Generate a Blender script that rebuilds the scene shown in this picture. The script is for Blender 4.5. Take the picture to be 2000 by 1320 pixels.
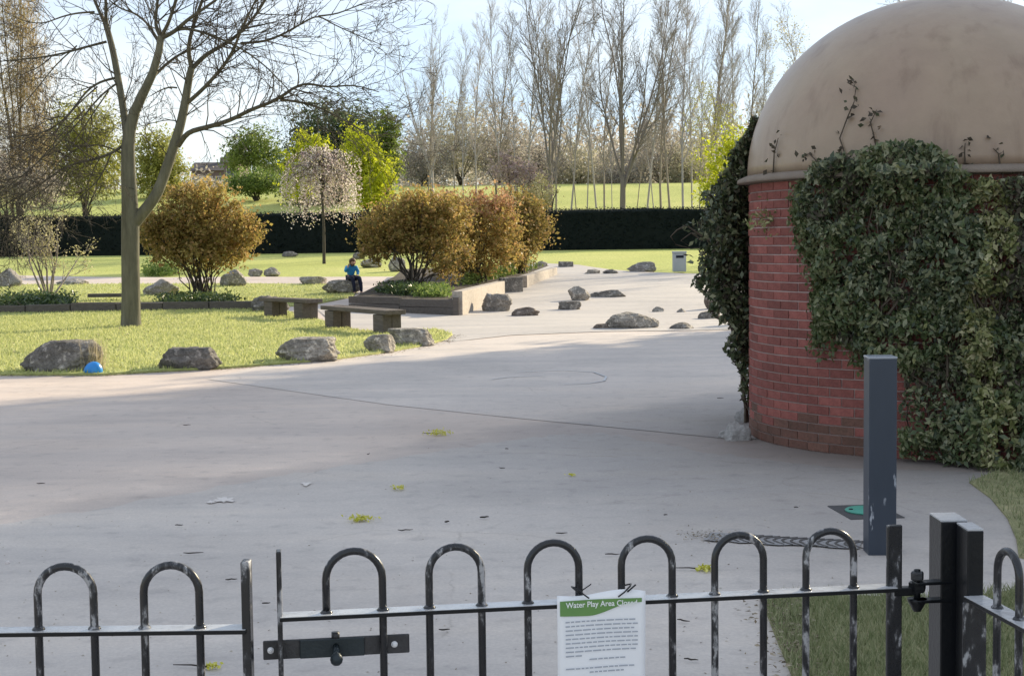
import bpy, bmesh, math, random
import numpy as np
from mathutils import Vector, Matrix, noise as mnoise

random.seed(7)
R = math.radians
S = bpy.context.scene
for o in list(bpy.data.objects):
    bpy.data.objects.remove(o)
COL = S.collection

# ------------------------------------------------------------------ camera
F = 2900.0                      # focal length in pixels of the 2000 px wide photograph
CAMH = 1.73
PITCH = math.atan((660 - 468) / F)
ROLL = 0.012
R0 = Vector((1, 0, 0)); U0 = Vector((0, math.sin(PITCH), math.cos(PITCH))); FW = Vector((0, math.cos(PITCH), -math.sin(PITCH)))
RV = R0 * math.cos(ROLL) - U0 * math.sin(ROLL)
UV = R0 * math.sin(ROLL) + U0 * math.cos(ROLL)
cam = bpy.data.cameras.new('camera')
camo = bpy.data.objects.new('camera', cam); COL.objects.link(camo)
cam.sensor_width = 36.0; cam.sensor_fit = 'HORIZONTAL'
cam.lens = 36.0 * F / 2000.0
cam.clip_start = 0.05; cam.clip_end = 3000
camo.matrix_world = Matrix(((RV.x, UV.x, -FW.x, 0), (RV.y, UV.y, -FW.y, 0), (RV.z, UV.z, -FW.z, CAMH), (0, 0, 0, 1)))
S.camera = camo

# ------------------------------------------------------------------ light
SUN_AZ, SUN_EL = R(43), R(21)   # clockwise from +Y, above the horizon
w = bpy.data.worlds.new('World'); S.world = w; w.use_nodes = True
nt = w.node_tree; nt.nodes.clear()
wo = nt.nodes.new('ShaderNodeOutputWorld'); bg = nt.nodes.new('ShaderNodeBackground')
sky = nt.nodes.new('ShaderNodeTexSky'); sky.sky_type = 'NISHITA'; sky.sun_disc = False
sky.sun_elevation = SUN_EL; sky.sun_rotation = SUN_AZ; sky.air_density = 1.0; sky.dust_density = .4; sky.ozone_density = 1.4
tc = nt.nodes.new('ShaderNodeTexCoord'); mp = nt.nodes.new('ShaderNodeMapping'); mp.inputs['Scale'].default_value = (1, 1, 3.2)
nz = nt.nodes.new('ShaderNodeTexNoise'); nz.inputs['Scale'].default_value = 2.6; nz.inputs['Detail'].default_value = 7; nz.inputs['Roughness'].default_value = .55
rp = nt.nodes.new('ShaderNodeValToRGB')        # pale blue air to white thin cloud
rp.color_ramp.elements[0].position = .38; rp.color_ramp.elements[0].color = (2.7, 3.45, 4.6, 1)
rp.color_ramp.elements[1].position = .60; rp.color_ramp.elements[1].color = (4.35, 4.4, 4.5, 1)
mx = nt.nodes.new('ShaderNodeMix'); mx.data_type = 'RGBA'; mx.inputs[0].default_value = .78
nt.links.new(tc.outputs['Generated'], mp.inputs['Vector']); nt.links.new(mp.outputs['Vector'], nz.inputs['Vector'])
nt.links.new(nz.outputs['Fac'], rp.inputs['Fac']); nt.links.new(rp.outputs['Color'], mx.inputs[7])
nt.links.new(sky.outputs['Color'], mx.inputs[6]); nt.links.new(mx.outputs[2], bg.inputs['Color'])
bg.inputs['Strength'].default_value = 0.10
nt.links.new(bg.outputs['Background'], wo.inputs['Surface'])
sl = bpy.data.lights.new('sun', 'SUN'); so = bpy.data.objects.new('sun', sl); COL.objects.link(so)
sl.energy = 3.75; sl.angle = R(0.6); sl.color = (1.0, .86, .62)
sd = Vector((math.sin(SUN_AZ) * math.cos(SUN_EL), math.cos(SUN_AZ) * math.cos(SUN_EL), math.sin(SUN_EL)))
so.rotation_euler = sd.to_track_quat('Z', 'Y').to_euler()
so.location = sd * 60
S.view_settings.view_transform = 'Standard'; S.view_settings.look = 'None'
S.view_settings.gamma = 1; S.view_settings.exposure = 1.24
S.render.engine = 'CYCLES'

# ------------------------------------------------------------------ terrain height and pixel helpers
def sstep(t):
    t = np.clip(t, 0, 1); return t * t * (3 - 2 * t)
def H(x, y):
    x = np.asarray(x, float); y = np.asarray(y, float)
    h = 1.2 * sstep((y - 30) / 50.0)
    h = h + 6.2 * sstep((y - 80) / 78.0) + np.clip((y - 150) / 200.0, 0, 1) * 3.0
    h = h + .05 * np.sin(x * .42 + 1.0) * np.sin(y * .31) * sstep((y - 28) / 8) * (1 - sstep((y - 56) / 10))
    return h
def h1(x, y): return float(H(x, y))
def ray(px, py):
    return FW + RV * ((px - 1000) / F) + UV * (-(py - 660) / F)
def P(px, py, Y):
    d = ray(px, py); t = Y / d.y
    return Vector((d.x * t, Y, CAMH + d.z * t))
def G(px, py, off=0.0):
    d = ray(px, py); t = 1.0; dt = .25
    while t < 400:
        if CAMH + d.z * t < h1(d.x * t, d.y * t) + off: break
        t += dt * (1 + t * .02)
    lo, hi = t - dt * (1 + t * .02), t
    for _ in range(22):
        m = (lo + hi) / 2
        if CAMH + d.z * m < h1(d.x * m, d.y * m) + off: hi = m
        else: lo = m
    return Vector((d.x * hi, d.y * hi, h1(d.x * hi, d.y * hi) + off))
def proj(A):
    A = np.asarray(A, float) - np.array([0, 0, CAMH])
    z = A @ np.array(FW); return np.stack([1000 + F * (A @ np.array(RV)) / z, 660 - F * (A @ np.array(UV)) / z], -1)
def pxm(Y): return F / Y
def inpoly(x, y, poly):
    c = np.zeros(len(x), bool); n = len(poly); j = n - 1
    for i in range(n):
        xi, yi = poly[i]; xj, yj = poly[j]
        k = ((yi > y) != (yj > y)) & (x < (xj - xi) * (y - yi) / (yj - yi + 1e-12) + xi)
        c ^= k; j = i
    return c

# ------------------------------------------------------------------ materials
def newmat(name):
    m = bpy.data.materials.new(name); m.use_nodes = True
    t = m.node_tree; b = t.nodes['Principled BSDF']; return m, t, b
def ramp(t, cols, fac):
    r = t.nodes.new('ShaderNodeValToRGB'); e = r.color_ramp.elements
    while len(e) < len(cols): e.new(.5)
    for i, c in enumerate(cols):
        if len(c) == 4: e[i].position = c[3]
        else: e[i].position = i / max(1, len(cols) - 1)
    for i, c in enumerate(cols): e[i].color = (c[0], c[1], c[2], 1)
    t.links.new(fac, r.inputs['Fac']); return r
def coords(t, kind, scale=(1, 1, 1)):
    if kind == 'world':
        g = t.nodes.new('ShaderNodeNewGeometry'); o = g.outputs['Position']
    else:
        g = t.nodes.new('ShaderNodeTexCoord'); o = g.outputs['Object']
    m = t.nodes.new('ShaderNodeMapping'); m.inputs['Scale'].default_value = scale
    t.links.new(o, m.inputs['Vector']); return m.outputs['Vector']
def noise_node(t, vec, scale, detail=6, rough=.55):
    n = t.nodes.new('ShaderNodeTexNoise'); n.inputs['Scale'].default_value = scale; n.inputs['Detail'].default_value = detail; n.inputs['Roughness'].default_value = rough
    t.links.new(vec, n.inputs['Vector']); return n
def mixc(t, a, b, fac, mode='MIX'):
    m = t.nodes.new('ShaderNodeMix'); m.data_type = 'RGBA'; m.blend_type = mode
    for s, v in ((0, fac), (6, a), (7, b)):
        if isinstance(v, (int, float)): m.inputs[s].default_value = v
        elif isinstance(v, tuple): m.inputs[s].default_value = (v[0], v[1], v[2], 1)
        else: t.links.new(v, m.inputs[s])
    return m.outputs[2]
def noisy(name, cols, scale=3, rough=.85, bump=.0, bscale=40, kind='object', stretch=(1, 1, 1), fine=None, spec=.3, metal=0.0, island=0.0):
    m, t, b = newmat(name)
    v = coords(t, kind, stretch)
    n = noise_node(t, v, scale); c = ramp(t, cols, n.outputs['Fac']).outputs['Color']
    if fine:
        n2 = noise_node(t, v, fine, 4, .7)
        f = ramp(t, [(.78, .78, .78, .35), (1.15, 1.15, 1.15, .65)], n2.outputs['Fac']).outputs['Color']
        c = mixc(t, c, f, 1.0, 'MULTIPLY')
    if island:
        g = t.nodes.new('ShaderNodeNewGeometry'); oi = t.nodes.new('ShaderNodeObjectInfo')
        ad = t.nodes.new('ShaderNodeMath'); ad.operation = 'ADD'; t.links.new(g.outputs['Random Per Island'], ad.inputs[0]); t.links.new(oi.outputs['Random'], ad.inputs[1])
        fr = t.nodes.new('ShaderNodeMath'); fr.operation = 'FRACT'; t.links.new(ad.outputs[0], fr.inputs[0])
        f = ramp(t, [(1 - island,) * 3, (1 + island, 1 + island * .8, 1 + island * .8)], fr.outputs[0]).outputs['Color']
        c = mixc(t, c, f, 1.0, 'MULTIPLY')
    t.links.new(c, b.inputs['Base Color']); b.inputs['Roughness'].default_value = rough
    b.inputs['Specular IOR Level'].default_value = spec; b.inputs['Metallic'].default_value = metal
    if bump:
        n3 = noise_node(t, v, bscale, 5, .6); bp = t.nodes.new('ShaderNodeBump'); bp.inputs['Strength'].default_value = bump; bp.inputs['Distance'].default_value = .02
        t.links.new(n3.outputs['Fac'], bp.inputs['Height']); t.links.new(bp.outputs['Normal'], b.inputs['Normal'])
    return m
def leafmat(name, cols, trans=.4, rough=.55, spec=.25):
    m, t, b = newmat(name)
    g = t.nodes.new('ShaderNodeNewGeometry')
    c = ramp(t, cols, g.outputs['Random Per Island']).outputs['Color']
    t.links.new(c, b.inputs['Base Color']); b.inputs['Roughness'].default_value = rough; b.inputs['Specular IOR Level'].default_value = spec
    tr = t.nodes.new('ShaderNodeBsdfTranslucent'); t.links.new(c, tr.inputs['Color'])
    ms = t.nodes.new('ShaderNodeMixShader'); ms.inputs[0].default_value = trans
    t.links.new(b.outputs[0], ms.inputs[1]); t.links.new(tr.outputs[0], ms.inputs[2])
    t.links.new(ms.outputs[0], t.nodes['Material Output'].inputs['Surface']); return m
def paving_mat(name, c0, c1, c2, pale_band=1.0):
    m, t, b = newmat(name); v = coords(t, 'world', (1, 1, 1))
    n = noise_node(t, v, .42, 6, .6); c = ramp(t, [c0 + (.3,), c1 + (.52,), c2 + (.72,)], n.outputs['Fac']).outputs['Color']
    v2 = coords(t, 'world', (.35, 1.6, 1)); n2 = noise_node(t, v2, .9, 7, .65)
    f = ramp(t, [(.83, .835, .85, .30), (.98, .98, .98, .5), (1.10, 1.08, 1.05, .70)], n2.outputs['Fac']).outputs['Color']; c = mixc(t, c, f, 1.0, 'MULTIPLY')
    n3 = noise_node(t, v, 55, 4, .8); f3 = ramp(t, [(.86, .86, .87, .3), (1.1, 1.1, 1.09, .7)], n3.outputs['Fac']).outputs['Color']; c = mixc(t, c, f3, 1.0, 'MULTIPLY')
    n4 = noise_node(t, v, 6.5, 3, .5); f4 = ramp(t, [(.84, .84, .85, .28), (.99, .99, .99, .43), (1, 1, 1, .62), (1.08, 1.075, 1.07, .72)], n4.outputs['Fac']).outputs['Color']; c = mixc(t, c, f4, 1.0, 'MULTIPLY')
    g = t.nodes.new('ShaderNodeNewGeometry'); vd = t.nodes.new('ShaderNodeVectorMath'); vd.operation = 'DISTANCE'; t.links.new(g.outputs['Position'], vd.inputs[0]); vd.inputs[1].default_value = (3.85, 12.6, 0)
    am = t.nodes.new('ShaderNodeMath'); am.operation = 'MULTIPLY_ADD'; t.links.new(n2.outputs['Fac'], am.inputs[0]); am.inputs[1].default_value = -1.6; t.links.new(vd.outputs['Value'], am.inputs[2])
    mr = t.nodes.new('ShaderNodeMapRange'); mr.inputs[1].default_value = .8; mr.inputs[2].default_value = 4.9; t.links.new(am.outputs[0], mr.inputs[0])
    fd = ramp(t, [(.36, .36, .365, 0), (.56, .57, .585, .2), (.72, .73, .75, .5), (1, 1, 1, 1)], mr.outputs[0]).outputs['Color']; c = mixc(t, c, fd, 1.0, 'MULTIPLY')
    # paler, warmer band along the diagonal line that crosses the yard
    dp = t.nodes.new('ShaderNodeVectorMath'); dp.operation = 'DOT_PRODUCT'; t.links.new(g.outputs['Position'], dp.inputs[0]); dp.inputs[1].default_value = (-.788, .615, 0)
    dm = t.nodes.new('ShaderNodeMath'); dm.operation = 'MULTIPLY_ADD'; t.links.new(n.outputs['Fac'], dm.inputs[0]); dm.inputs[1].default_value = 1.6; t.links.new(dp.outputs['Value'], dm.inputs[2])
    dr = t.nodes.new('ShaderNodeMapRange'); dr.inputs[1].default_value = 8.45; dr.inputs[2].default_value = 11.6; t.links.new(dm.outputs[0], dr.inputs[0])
    dc = ramp(t, [(1, 1, 1, 0), (1.02, 1.01, 1.0, .12), (1.26, 1.22, 1.17, .26), (1.08, 1.07, 1.06, .6), (1, 1, 1, 1)], dr.outputs[0]).outputs['Color']; c = mixc(t, c, dc, pale_band, 'MULTIPLY')
    cv = t.nodes.new('ShaderNodeTexVoronoi'); cv.feature = 'DISTANCE_TO_EDGE'; cv.inputs['Scale'].default_value = .33; ca = t.nodes.new('ShaderNodeVectorMath'); ca.operation = 'ADD'; t.links.new(v, ca.inputs[0]); t.links.new(n.outputs['Color'], ca.inputs[1]); t.links.new(ca.outputs[0], cv.inputs['Vector'])
    ck = ramp(t, [(.74, .73, .72, 0), (1, 1, 1, .0042)], cv.outputs['Distance']).outputs['Color']; c = mixc(t, c, ck, ramp(t, [(0, 0, 0, .46), (.75, .75, .75, .58)], n2.outputs['Fac']).outputs['Color'], 'MULTIPLY')
    t.links.new(c, b.inputs['Base Color'])
    rr = ramp(t, [(.62, .62, .62), (.85, .85, .85)], n2.outputs['Fac']); t.links.new(rr.outputs['Color'], b.inputs['Roughness']); b.inputs['Specular IOR Level'].default_value = .3
    bp = t.nodes.new('ShaderNodeBump'); bp.inputs['Strength'].default_value = .25; bp.inputs['Distance'].default_value = .006
    t.links.new(n3.outputs['Fac'], bp.inputs['Height']); t.links.new(bp.outputs['Normal'], b.inputs['Normal']); return m

M = {}
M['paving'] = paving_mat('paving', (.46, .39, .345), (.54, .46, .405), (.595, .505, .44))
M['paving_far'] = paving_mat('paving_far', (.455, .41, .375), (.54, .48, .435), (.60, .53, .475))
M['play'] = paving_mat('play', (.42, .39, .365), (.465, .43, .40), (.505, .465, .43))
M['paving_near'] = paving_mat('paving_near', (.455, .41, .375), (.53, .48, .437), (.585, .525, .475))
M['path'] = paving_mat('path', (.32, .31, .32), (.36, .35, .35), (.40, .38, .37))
def grass_mat(name, a, b_, c_, s=.6):
    m, t, b = newmat(name); v = coords(t, 'world')
    n = noise_node(t, v, s, 6, .6); c = ramp(t, [a + (.3,), b_ + (.5,), c_ + (.7,)], n.outputs['Fac']).outputs['Color']
    n2 = noise_node(t, coords(t, 'world', (1, .45, 1)), 14, 5, .75); f = ramp(t, [(.62, .64, .6, .3), (1.25, 1.22, 1.15, .7)], n2.outputs['Fac']).outputs['Color']
    c = mixc(t, c, f, 1.0, 'MULTIPLY'); t.links.new(c, b.inputs['Base Color']); b.inputs['Roughness'].default_value = .9; b.inputs['Specular IOR Level'].default_value = .1
    bp = t.nodes.new('ShaderNodeBump'); bp.inputs['Strength'].default_value = .6; bp.inputs['Distance'].default_value = .05
    t.links.new(n2.outputs['Fac'], bp.inputs['Height']); t.links.new(bp.outputs['Normal'], b.inputs['Normal']); return m
M['grass'] = grass_mat('grass', (.30, .335, .12), (.41, .435, .17), (.49, .495, .22))
M['field'] = grass_mat('field', (.34, .38, .12), (.42, .45, .15), (.50, .50, .19), .12)
M['grass_near'] = grass_mat('grass_near', (.20, .20, .115), (.27, .265, .15), (.35, .32, .20), 1.6)
M['blade'] = leafmat('blade', [(.31, .355, .12), (.45, .475, .19), (.60, .59, .29)], .45)
M['blade_near'] = leafmat('blade_near', [(.15, .185, .08), (.26, .285, .14), (.42, .41, .25)], .4)
M['soil'] = noisy('soil', [(.035, .028, .022), (.08, .062, .045)], 5, .95, .6, 30, 'world')
M['black'] = None
def painted_metal():
    m, t, b = newmat('black_paint'); v = coords(t, 'world', (1, 1, .45))
    n = noise_node(t, v, 26, 6, .62); n2 = noise_node(t, v, 90, 4, .7)
    ad = t.nodes.new('ShaderNodeMath'); ad.operation = 'MULTIPLY_ADD'; t.links.new(n2.outputs['Fac'], ad.inputs[0]); ad.inputs[1].default_value = .22; t.links.new(n.outputs['Fac'], ad.inputs[2])
    c = ramp(t, [(.008, .009, .011, .0), (.011, .012, .015, .645), (.06, .06, .065, .69), (.34, .34, .35, .75)], ad.outputs[0]).outputs['Color']
    t.links.new(c, b.inputs['Base Color']); rr = ramp(t, [(.24, .24, .24, .55), (.6, .6, .6, .75)], ad.outputs[0]); t.links.new(rr.outputs['Color'], b.inputs['Roughness'])
    b.inputs['Specular IOR Level'].default_value = .55
    bp = t.nodes.new('ShaderNodeBump'); bp.inputs['Strength'].default_value = .25; bp.inputs['Distance'].default_value = .002; t.links.new(ad.outputs[0], bp.inputs['Height']); t.links.new(bp.outputs['Normal'], b.inputs['Normal'])
    return m
M['black'] = painted_metal()
M['black_clean'] = noisy('black_clean', [(.004, .005, .006), (.009, .010, .013)], 8, .32, .1, 60, spec=.3)
M['latch'] = noisy('latch', [(.012, .020, .024), (.03, .042, .05)], 12, .4, .15, 80, spec=.5, metal=.3)
M['steel_worn'] = noisy('steel_worn', [(.03, .03, .033), (.07, .07, .075)], 22, .42, .2, 90, spec=.5, metal=.4)
def rail_mat():
    m = M['black'].copy(); m.name = 'rail_paint'; t = m.node_tree; b = t.nodes['Principled BSDF']
    b.inputs['Coat Weight'].default_value = 1.0; b.inputs['Coat Roughness'].default_value = .10; b.inputs['Coat IOR'].default_value = 2.8; return m
M['rail'] = rail_mat()
def bollard_mat():
    m, t, b = newmat('bollard_paint'); v = coords(t, 'object', (1, 1, .22)); n = noise_node(t, v, 24, 6, .6)
    g = t.nodes.new('ShaderNodeTexCoord'); s = t.nodes.new('ShaderNodeSeparateXYZ'); t.links.new(g.outputs['Object'], s.inputs[0])
    zr = ramp(t, [(0, 0, 0, .04), (.055, .055, .055, .16), (.06, .06, .06, .42), (0, 0, 0, .6)], s.outputs['Z']).outputs['Color']
    ad = t.nodes.new('ShaderNodeMath'); ad.operation = 'ADD'; t.links.new(n.outputs['Fac'], ad.inputs[0]); t.links.new(zr, ad.inputs[1])
    c = ramp(t, [(.026, .036, .054, .0), (.032, .043, .064, .70), (.34, .36, .40, .755)], ad.outputs[0]).outputs['Color']
    t.links.new(c, b.inputs['Base Color']); b.inputs['Roughness'].default_value = .42; return m
M['bollard'] = bollard_mat()
M['bollard_cap'] = noisy('bollard_cap', [(.24, .26, .30), (.32, .34, .38)], 9, .25, spec=.8)  # pale tone paints the sky's reflection into the bollard top
M['rail_top'] = noisy('rail_top', [(.08, .08, .09), (.46, .465, .48), (.56, .565, .58)], 16, .2, .1, 60, 'world', spec=.9)  # reflected sky painted as a pale tone, with random dark patches
M['sky_sheen_cap'] = noisy('sky_sheen_cap', [(.34, .35, .37), (.48, .49, .51)], 14, .25, .1, 60, spec=.8)  # light grey stands for sky reflected in the black post tops
M['brick'] = noisy('brick', [(.18, .062, .054), (.24, .084, .070), (.275, .118, .095)], 9, .9, .5, 60, 'object', fine=50, island=.24)
M['brick_base'] = noisy('brick_base', [(.085, .066, .045), (.15, .08, .06), (.21, .095, .072)], 4, .92, .5, 60, 'world', fine=50, island=.18)
M['mortar'] = noisy('mortar', [(.31, .225, .205), (.41, .325, .30)], 6, .95, .4, 70, 'world')
def dome_mat():
    m, t, b = newmat('dome'); v = coords(t, 'object')
    n = noise_node(t, v, 1.15, 6, .6); c = ramp(t, [(.29, .21, .158, .3), (.315, .235, .170, .5), (.335, .262, .188, .7)], n.outputs['Fac']).outputs['Color']
    v2 = coords(t, 'object', (3.2, 3.2, .35)); n2 = noise_node(t, v2, 1.5, 6, .6); f = ramp(t, [(.74, .70, .68, .30), (1, 1, 1, .46), (1.04, 1.04, 1.03, .7)], n2.outputs['Fac']).outputs['Color']; c = mixc(t, c, f, .8, 'MULTIPLY')
    n3 = noise_node(t, v, 5, 7, .7); f3 = ramp(t, [(.86, .86, .85, .3), (1.03, 1.03, 1.03, .6)], n3.outputs['Fac']).outputs['Color']; c = mixc(t, c, f3, .6, 'MULTIPLY')
    t.links.new(c, b.inputs['Base Color']); b.inputs['Roughness'].default_value = .38; b.inputs['Specular IOR Level'].default_value = .4
    bp = t.nodes.new('ShaderNodeBump'); bp.inputs['Strength'].default_value = .2; bp.inputs['Distance'].default_value = .02; t.links.new(n3.outputs['Fac'], bp.inputs['Height']); t.links.new(bp.outputs['Normal'], b.inputs['Normal']); return m
M['dome'] = dome_mat()
M['eave'] = noisy('eave', [(.16, .13, .105), (.27, .22, .18)], 5, .9, .5, 40, 'world')
M['ivy'] = leafmat('ivy', [(.022, .037, .016), (.055, .080, .034), (.125, .145, .070), (.30, .30, .18)], .22, .38, .5)
M['ivy_lite'] = leafmat('ivy_lite', [(.055, .085, .03), (.10, .135, .05), (.16, .18, .08), (.24, .235, .12)], .25, .42, .45)
M['ivy_pale'] = leafmat('ivy_pale', [(.08, .10, .035), (.20, .22, .075), (.34, .34, .15), (.50, .46, .27)], .3, .45, .4)
M['ivy_dead'] = leafmat('ivy_dead', [(.05, .042, .032), (.10, .082, .06), (.07, .08, .045)], .2, .7)
M['ivy_stem'] = noisy('ivy_stem', [(.05, .04, .03), (.11, .085, .06)], 20, .9)
def rock_mat(name, cols):
    m, t, b = newmat(name); v = coords(t, 'object'); oi = t.nodes.new('ShaderNodeObjectInfo')
    n = noise_node(t, v, 2.4, 8, .65); c = ramp(t, cols, n.outputs['Fac']).outputs['Color']
    n2 = noise_node(t, v, 9, 5, .6); l = ramp(t, [(0, 0, 0, .56), (1, 1, 1, .66)], n2.outputs['Fac']).outputs['Color']; pale = tuple(min(1, x * 1.55 + .03) for x in cols[-1][:3])
    c = mixc(t, c, pale, l); n3 = noise_node(t, v, 26, 5, .7); f = ramp(t, [(.55, .55, .55, .3), (1.15, 1.14, 1.12, .62)], n3.outputs['Fac']).outputs['Color']; c = mixc(t, c, f, 1.0, 'MULTIPLY')
    wv = t.nodes.new('ShaderNodeTexVoronoi'); wv.feature = 'DISTANCE_TO_EDGE'; wv.inputs['Scale'].default_value = 2.1; mv = t.nodes.new('ShaderNodeVectorMath'); mv.operation = 'ADD'; t.links.new(v, mv.inputs[0]); t.links.new(n2.outputs['Color'], mv.inputs[1]); t.links.new(mv.outputs[0], wv.inputs['Vector'])
    k = ramp(t, [(.45, .44, .43, 0.0), (1, 1, 1, .035)], wv.outputs['Distance']).outputs['Color']; c = mixc(t, c, k, 1.0, 'MULTIPLY')
    rv = ramp(t, [(.85, .85, .86), (1.12, 1.1, 1.06)], oi.outputs['Random']).outputs['Color']; c = mixc(t, c, rv, 1.0, 'MULTIPLY')
    t.links.new(c, b.inputs['Base Color']); b.inputs['Roughness'].default_value = .93; b.inputs['Specular IOR Level'].default_value = .2
    ad = t.nodes.new('ShaderNodeMath'); ad.operation = 'ADD'; t.links.new(n.outputs['Fac'], ad.inputs[0]); t.links.new(n3.outputs['Fac'], ad.inputs[1])
    bp = t.nodes.new('ShaderNodeBump'); bp.inputs['Strength'].default_value = .9; bp.inputs['Distance'].default_value = .05; t.links.new(ad.outputs[0], bp.inputs['Height']); t.links.new(bp.outputs['Normal'], b.inputs['Normal']); return m
M['rock'] = rock_mat('rock', [(.20, .19, .175, .3), (.32, .30, .275, .5), (.44, .41, .37, .7)])
M['rock_dark'] = rock_mat('rock_dark', [(.13, .124, .116, .3), (.22, .207, .192, .5), (.35, .325, .295, .7)])
M['rock_brown'] = rock_mat('rock_brown', [(.15, .12, .10, .3), (.235, .19, .16, .5), (.31, .265, .225, .7)])
M['rock_pale'] = rock_mat('rock_pale', [(.25, .235, .22, .3), (.34, .32, .30, .5), (.42, .40, .38, .7)])
M['timber'] = noisy('timber', [(.07, .06, .054), (.12, .105, .093), (.18, .155, .14)], 3, .9, .6, 12, 'object', (.6, 9, 9), fine=9)
M['timber_pale'] = noisy('timber_pale', [(.34, .30, .26), (.44, .39, .34)], 1.5, .9, .4, 12, 'world', fine=14)
M['bench'] = noisy('bench', [(.075, .062, .054), (.125, .105, .092), (.19, .165, .145)], 3, .88, .6, 12, 'object', (.6, 7, 7), fine=9)
M['bark'] = noisy('bark', [(.085, .080, .054), (.135, .128, .092), (.20, .19, .145)], 5, .95, 1.0, 9, 'world', (1, 1, .16), fine=14)
M['bark_limb'] = noisy('bark_limb', [(.055, .048, .034), (.095, .084, .058), (.14, .125, .088)], 6, .95, .9, 14, 'world', (1, 1, .4), fine=16)
M['bark_dark'] = noisy('bark_dark', [(.05, .043, .035), (.10, .085, .068)], 8, .95, .5, 20, 'world', (1, 1, .4))
M['birch'] = noisy('birch', [(.16, .135, .115), (.27, .235, .205), (.42, .385, .35)], 2.0, .9, .2, 20, 'object', (1, 1, .6))
M['twig_dark'] = noisy('twig_dark', [(.16, .14, .13), (.22, .195, .18)], .4, .95, 0, 1, 'object')
M['twig'] = noisy('twig', [(.30, .275, .27), (.40, .37, .365)], .4, .95, 0, 1, 'object')
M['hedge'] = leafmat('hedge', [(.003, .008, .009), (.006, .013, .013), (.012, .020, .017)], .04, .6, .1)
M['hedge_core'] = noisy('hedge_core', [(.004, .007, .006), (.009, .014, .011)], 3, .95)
M['amber'] = leafmat('amber', [(.20, .17, .05), (.34, .27, .075), (.46, .33, .10), (.46, .28, .12), (.40, .35, .09)], .45)
M['amber_top'] = leafmat('amber_top', [(.42, .28, .12), (.50, .29, .16), (.48, .26, .17), (.40, .30, .11)], .45)
M['olive'] = leafmat('olive', [(.15, .135, .04), (.28, .225, .06), (.37, .27, .085), (.42, .26, .12)], .45)
M['scrub_olive'] = leafmat('scrub_olive', [(.27, .25, .18), (.36, .335, .24), (.43, .42, .26)], .55)
M['lime'] = leafmat('lime', [(.36, .42, .02), (.48, .52, .03), (.56, .56, .06)], .5)
M['lime_dull'] = leafmat('lime_dull', [(.24, .25, .06), (.32, .33, .08), (.40, .38, .12)], .45)
M['green'] = leafmat('green', [(.10, .15, .03), (.17, .23, .05), (.26, .30, .08)], .4)
M['darkgreen'] = leafmat('darkgreen', [(.05, .08, .045), (.10, .14, .07), (.22, .24, .14)], .4)
M['brown_scrub'] = leafmat('brown_scrub', [(.29, .255, .23), (.38, .34, .31), (.42, .39, .30)], .55)
M['gold_twig'] = leafmat('gold_twig', [(.30, .22, .13), (.40, .30, .17), (.44, .38, .16)], .35)
M['blossom'] = leafmat('blossom', [(.52, .44, .43), (.66, .57, .55), (.78, .72, .69), (.40, .38, .18)], .45)
M['blossom_mauve'] = leafmat('blossom_mauve', [(.30, .22, .23), (.42, .33, .34), (.36, .31, .20)], .4)
M['shrub_pale'] = leafmat('shrub_pale', [(.30, .27, .12), (.44, .40, .20), (.55, .50, .34)], .45)
M['cover'] = leafmat('cover', [(.03, .055, .025), (.06, .10, .035), (.13, .17, .05)], .3, .4, .4)
M['cover_bright'] = leafmat('cover_bright', [(.10, .16, .04), (.18, .26, .06), (.28, .34, .10)], .4)
M['straw'] = leafmat('straw', [(.42, .36, .22), (.58, .50, .34)], .5)
M['paper'] = noisy('paper', [(.80, .81, .84), (.88, .885, .90)], 4, .32, .12, 9, 'object', spec=.5)
M['paper_green'] = noisy('paper_green', [(.10, .23, .07), (.15, .30, .08)], 9, .35, spec=.5)
M['ink'] = noisy('ink', [(.30, .33, .38), (.46, .48, .53)], 30, .5)
M['ink_white'] = noisy('ink_white', [(.78, .82, .78), (.85, .88, .85)], 20, .4)
M['tie'] = noisy('tie', [(.012, .012, .013), (.02, .02, .022)], 20, .4)
M['teal'] = noisy('teal', [(.06, .27, .20), (.09, .34, .25)], 14, .55, .2, 60)
M['dark_frame'] = noisy('dark_frame', [(.05, .05, .052), (.10, .095, .095)], 14, .9, .3, 60, 'world')
M['mud'] = noisy('mud', [(.055, .05, .048), (.12, .11, .105), (.2, .19, .185)], 22, .95, .6, 60, 'world')
M['mud_stain'] = noisy('mud_stain', [(.26, .25, .25), (.36, .35, .35)], 9, .9, .4, 50, 'world', fine=30)
M['white_mark'] = noisy('white_mark', [(.60, .55, .51), (.66, .61, .57)], 9, .8, 0, 1, 'world')
M['chalk_mark'] = noisy('chalk_mark', [(.47, .475, .485), (.54, .545, .55)], 9, .85, 0, 1, 'world')
M['blue_plastic'] = noisy('blue_plastic', [(.01, .19, .55), (.02, .26, .66)], 8, .35, spec=.5)
M['dark_void'] = noisy('dark_void', [(.008, .010, .02), (.015, .018, .03)], 8, .8)
M['jacket'] = noisy('jacket', [(.03, .22, .50), (.05, .33, .64)], 8, .6, .4, 14)
M['navy'] = noisy('navy', [(.008, .012, .035), (.02, .025, .05)], 8, .8, .3, 20)
M['skin'] = noisy('skin', [(.50, .30, .22), (.56, .35, .26)], 8, .55)
M['hair'] = noisy('hair', [(.06, .03, .018), (.12, .06, .035)], 30, .6, .5, 60)
M['shoe'] = noisy('shoe', [(.10, .10, .10), (.2, .2, .2)], 8, .7)
M['bin'] = noisy('bin', [(.34, .36, .39), (.44, .46, .49)], 4, .7, .1, 20)
M['house_brick'] = noisy('house_brick', [(.14, .10, .10), (.20, .15, .145)], 1.2, .9)
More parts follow.
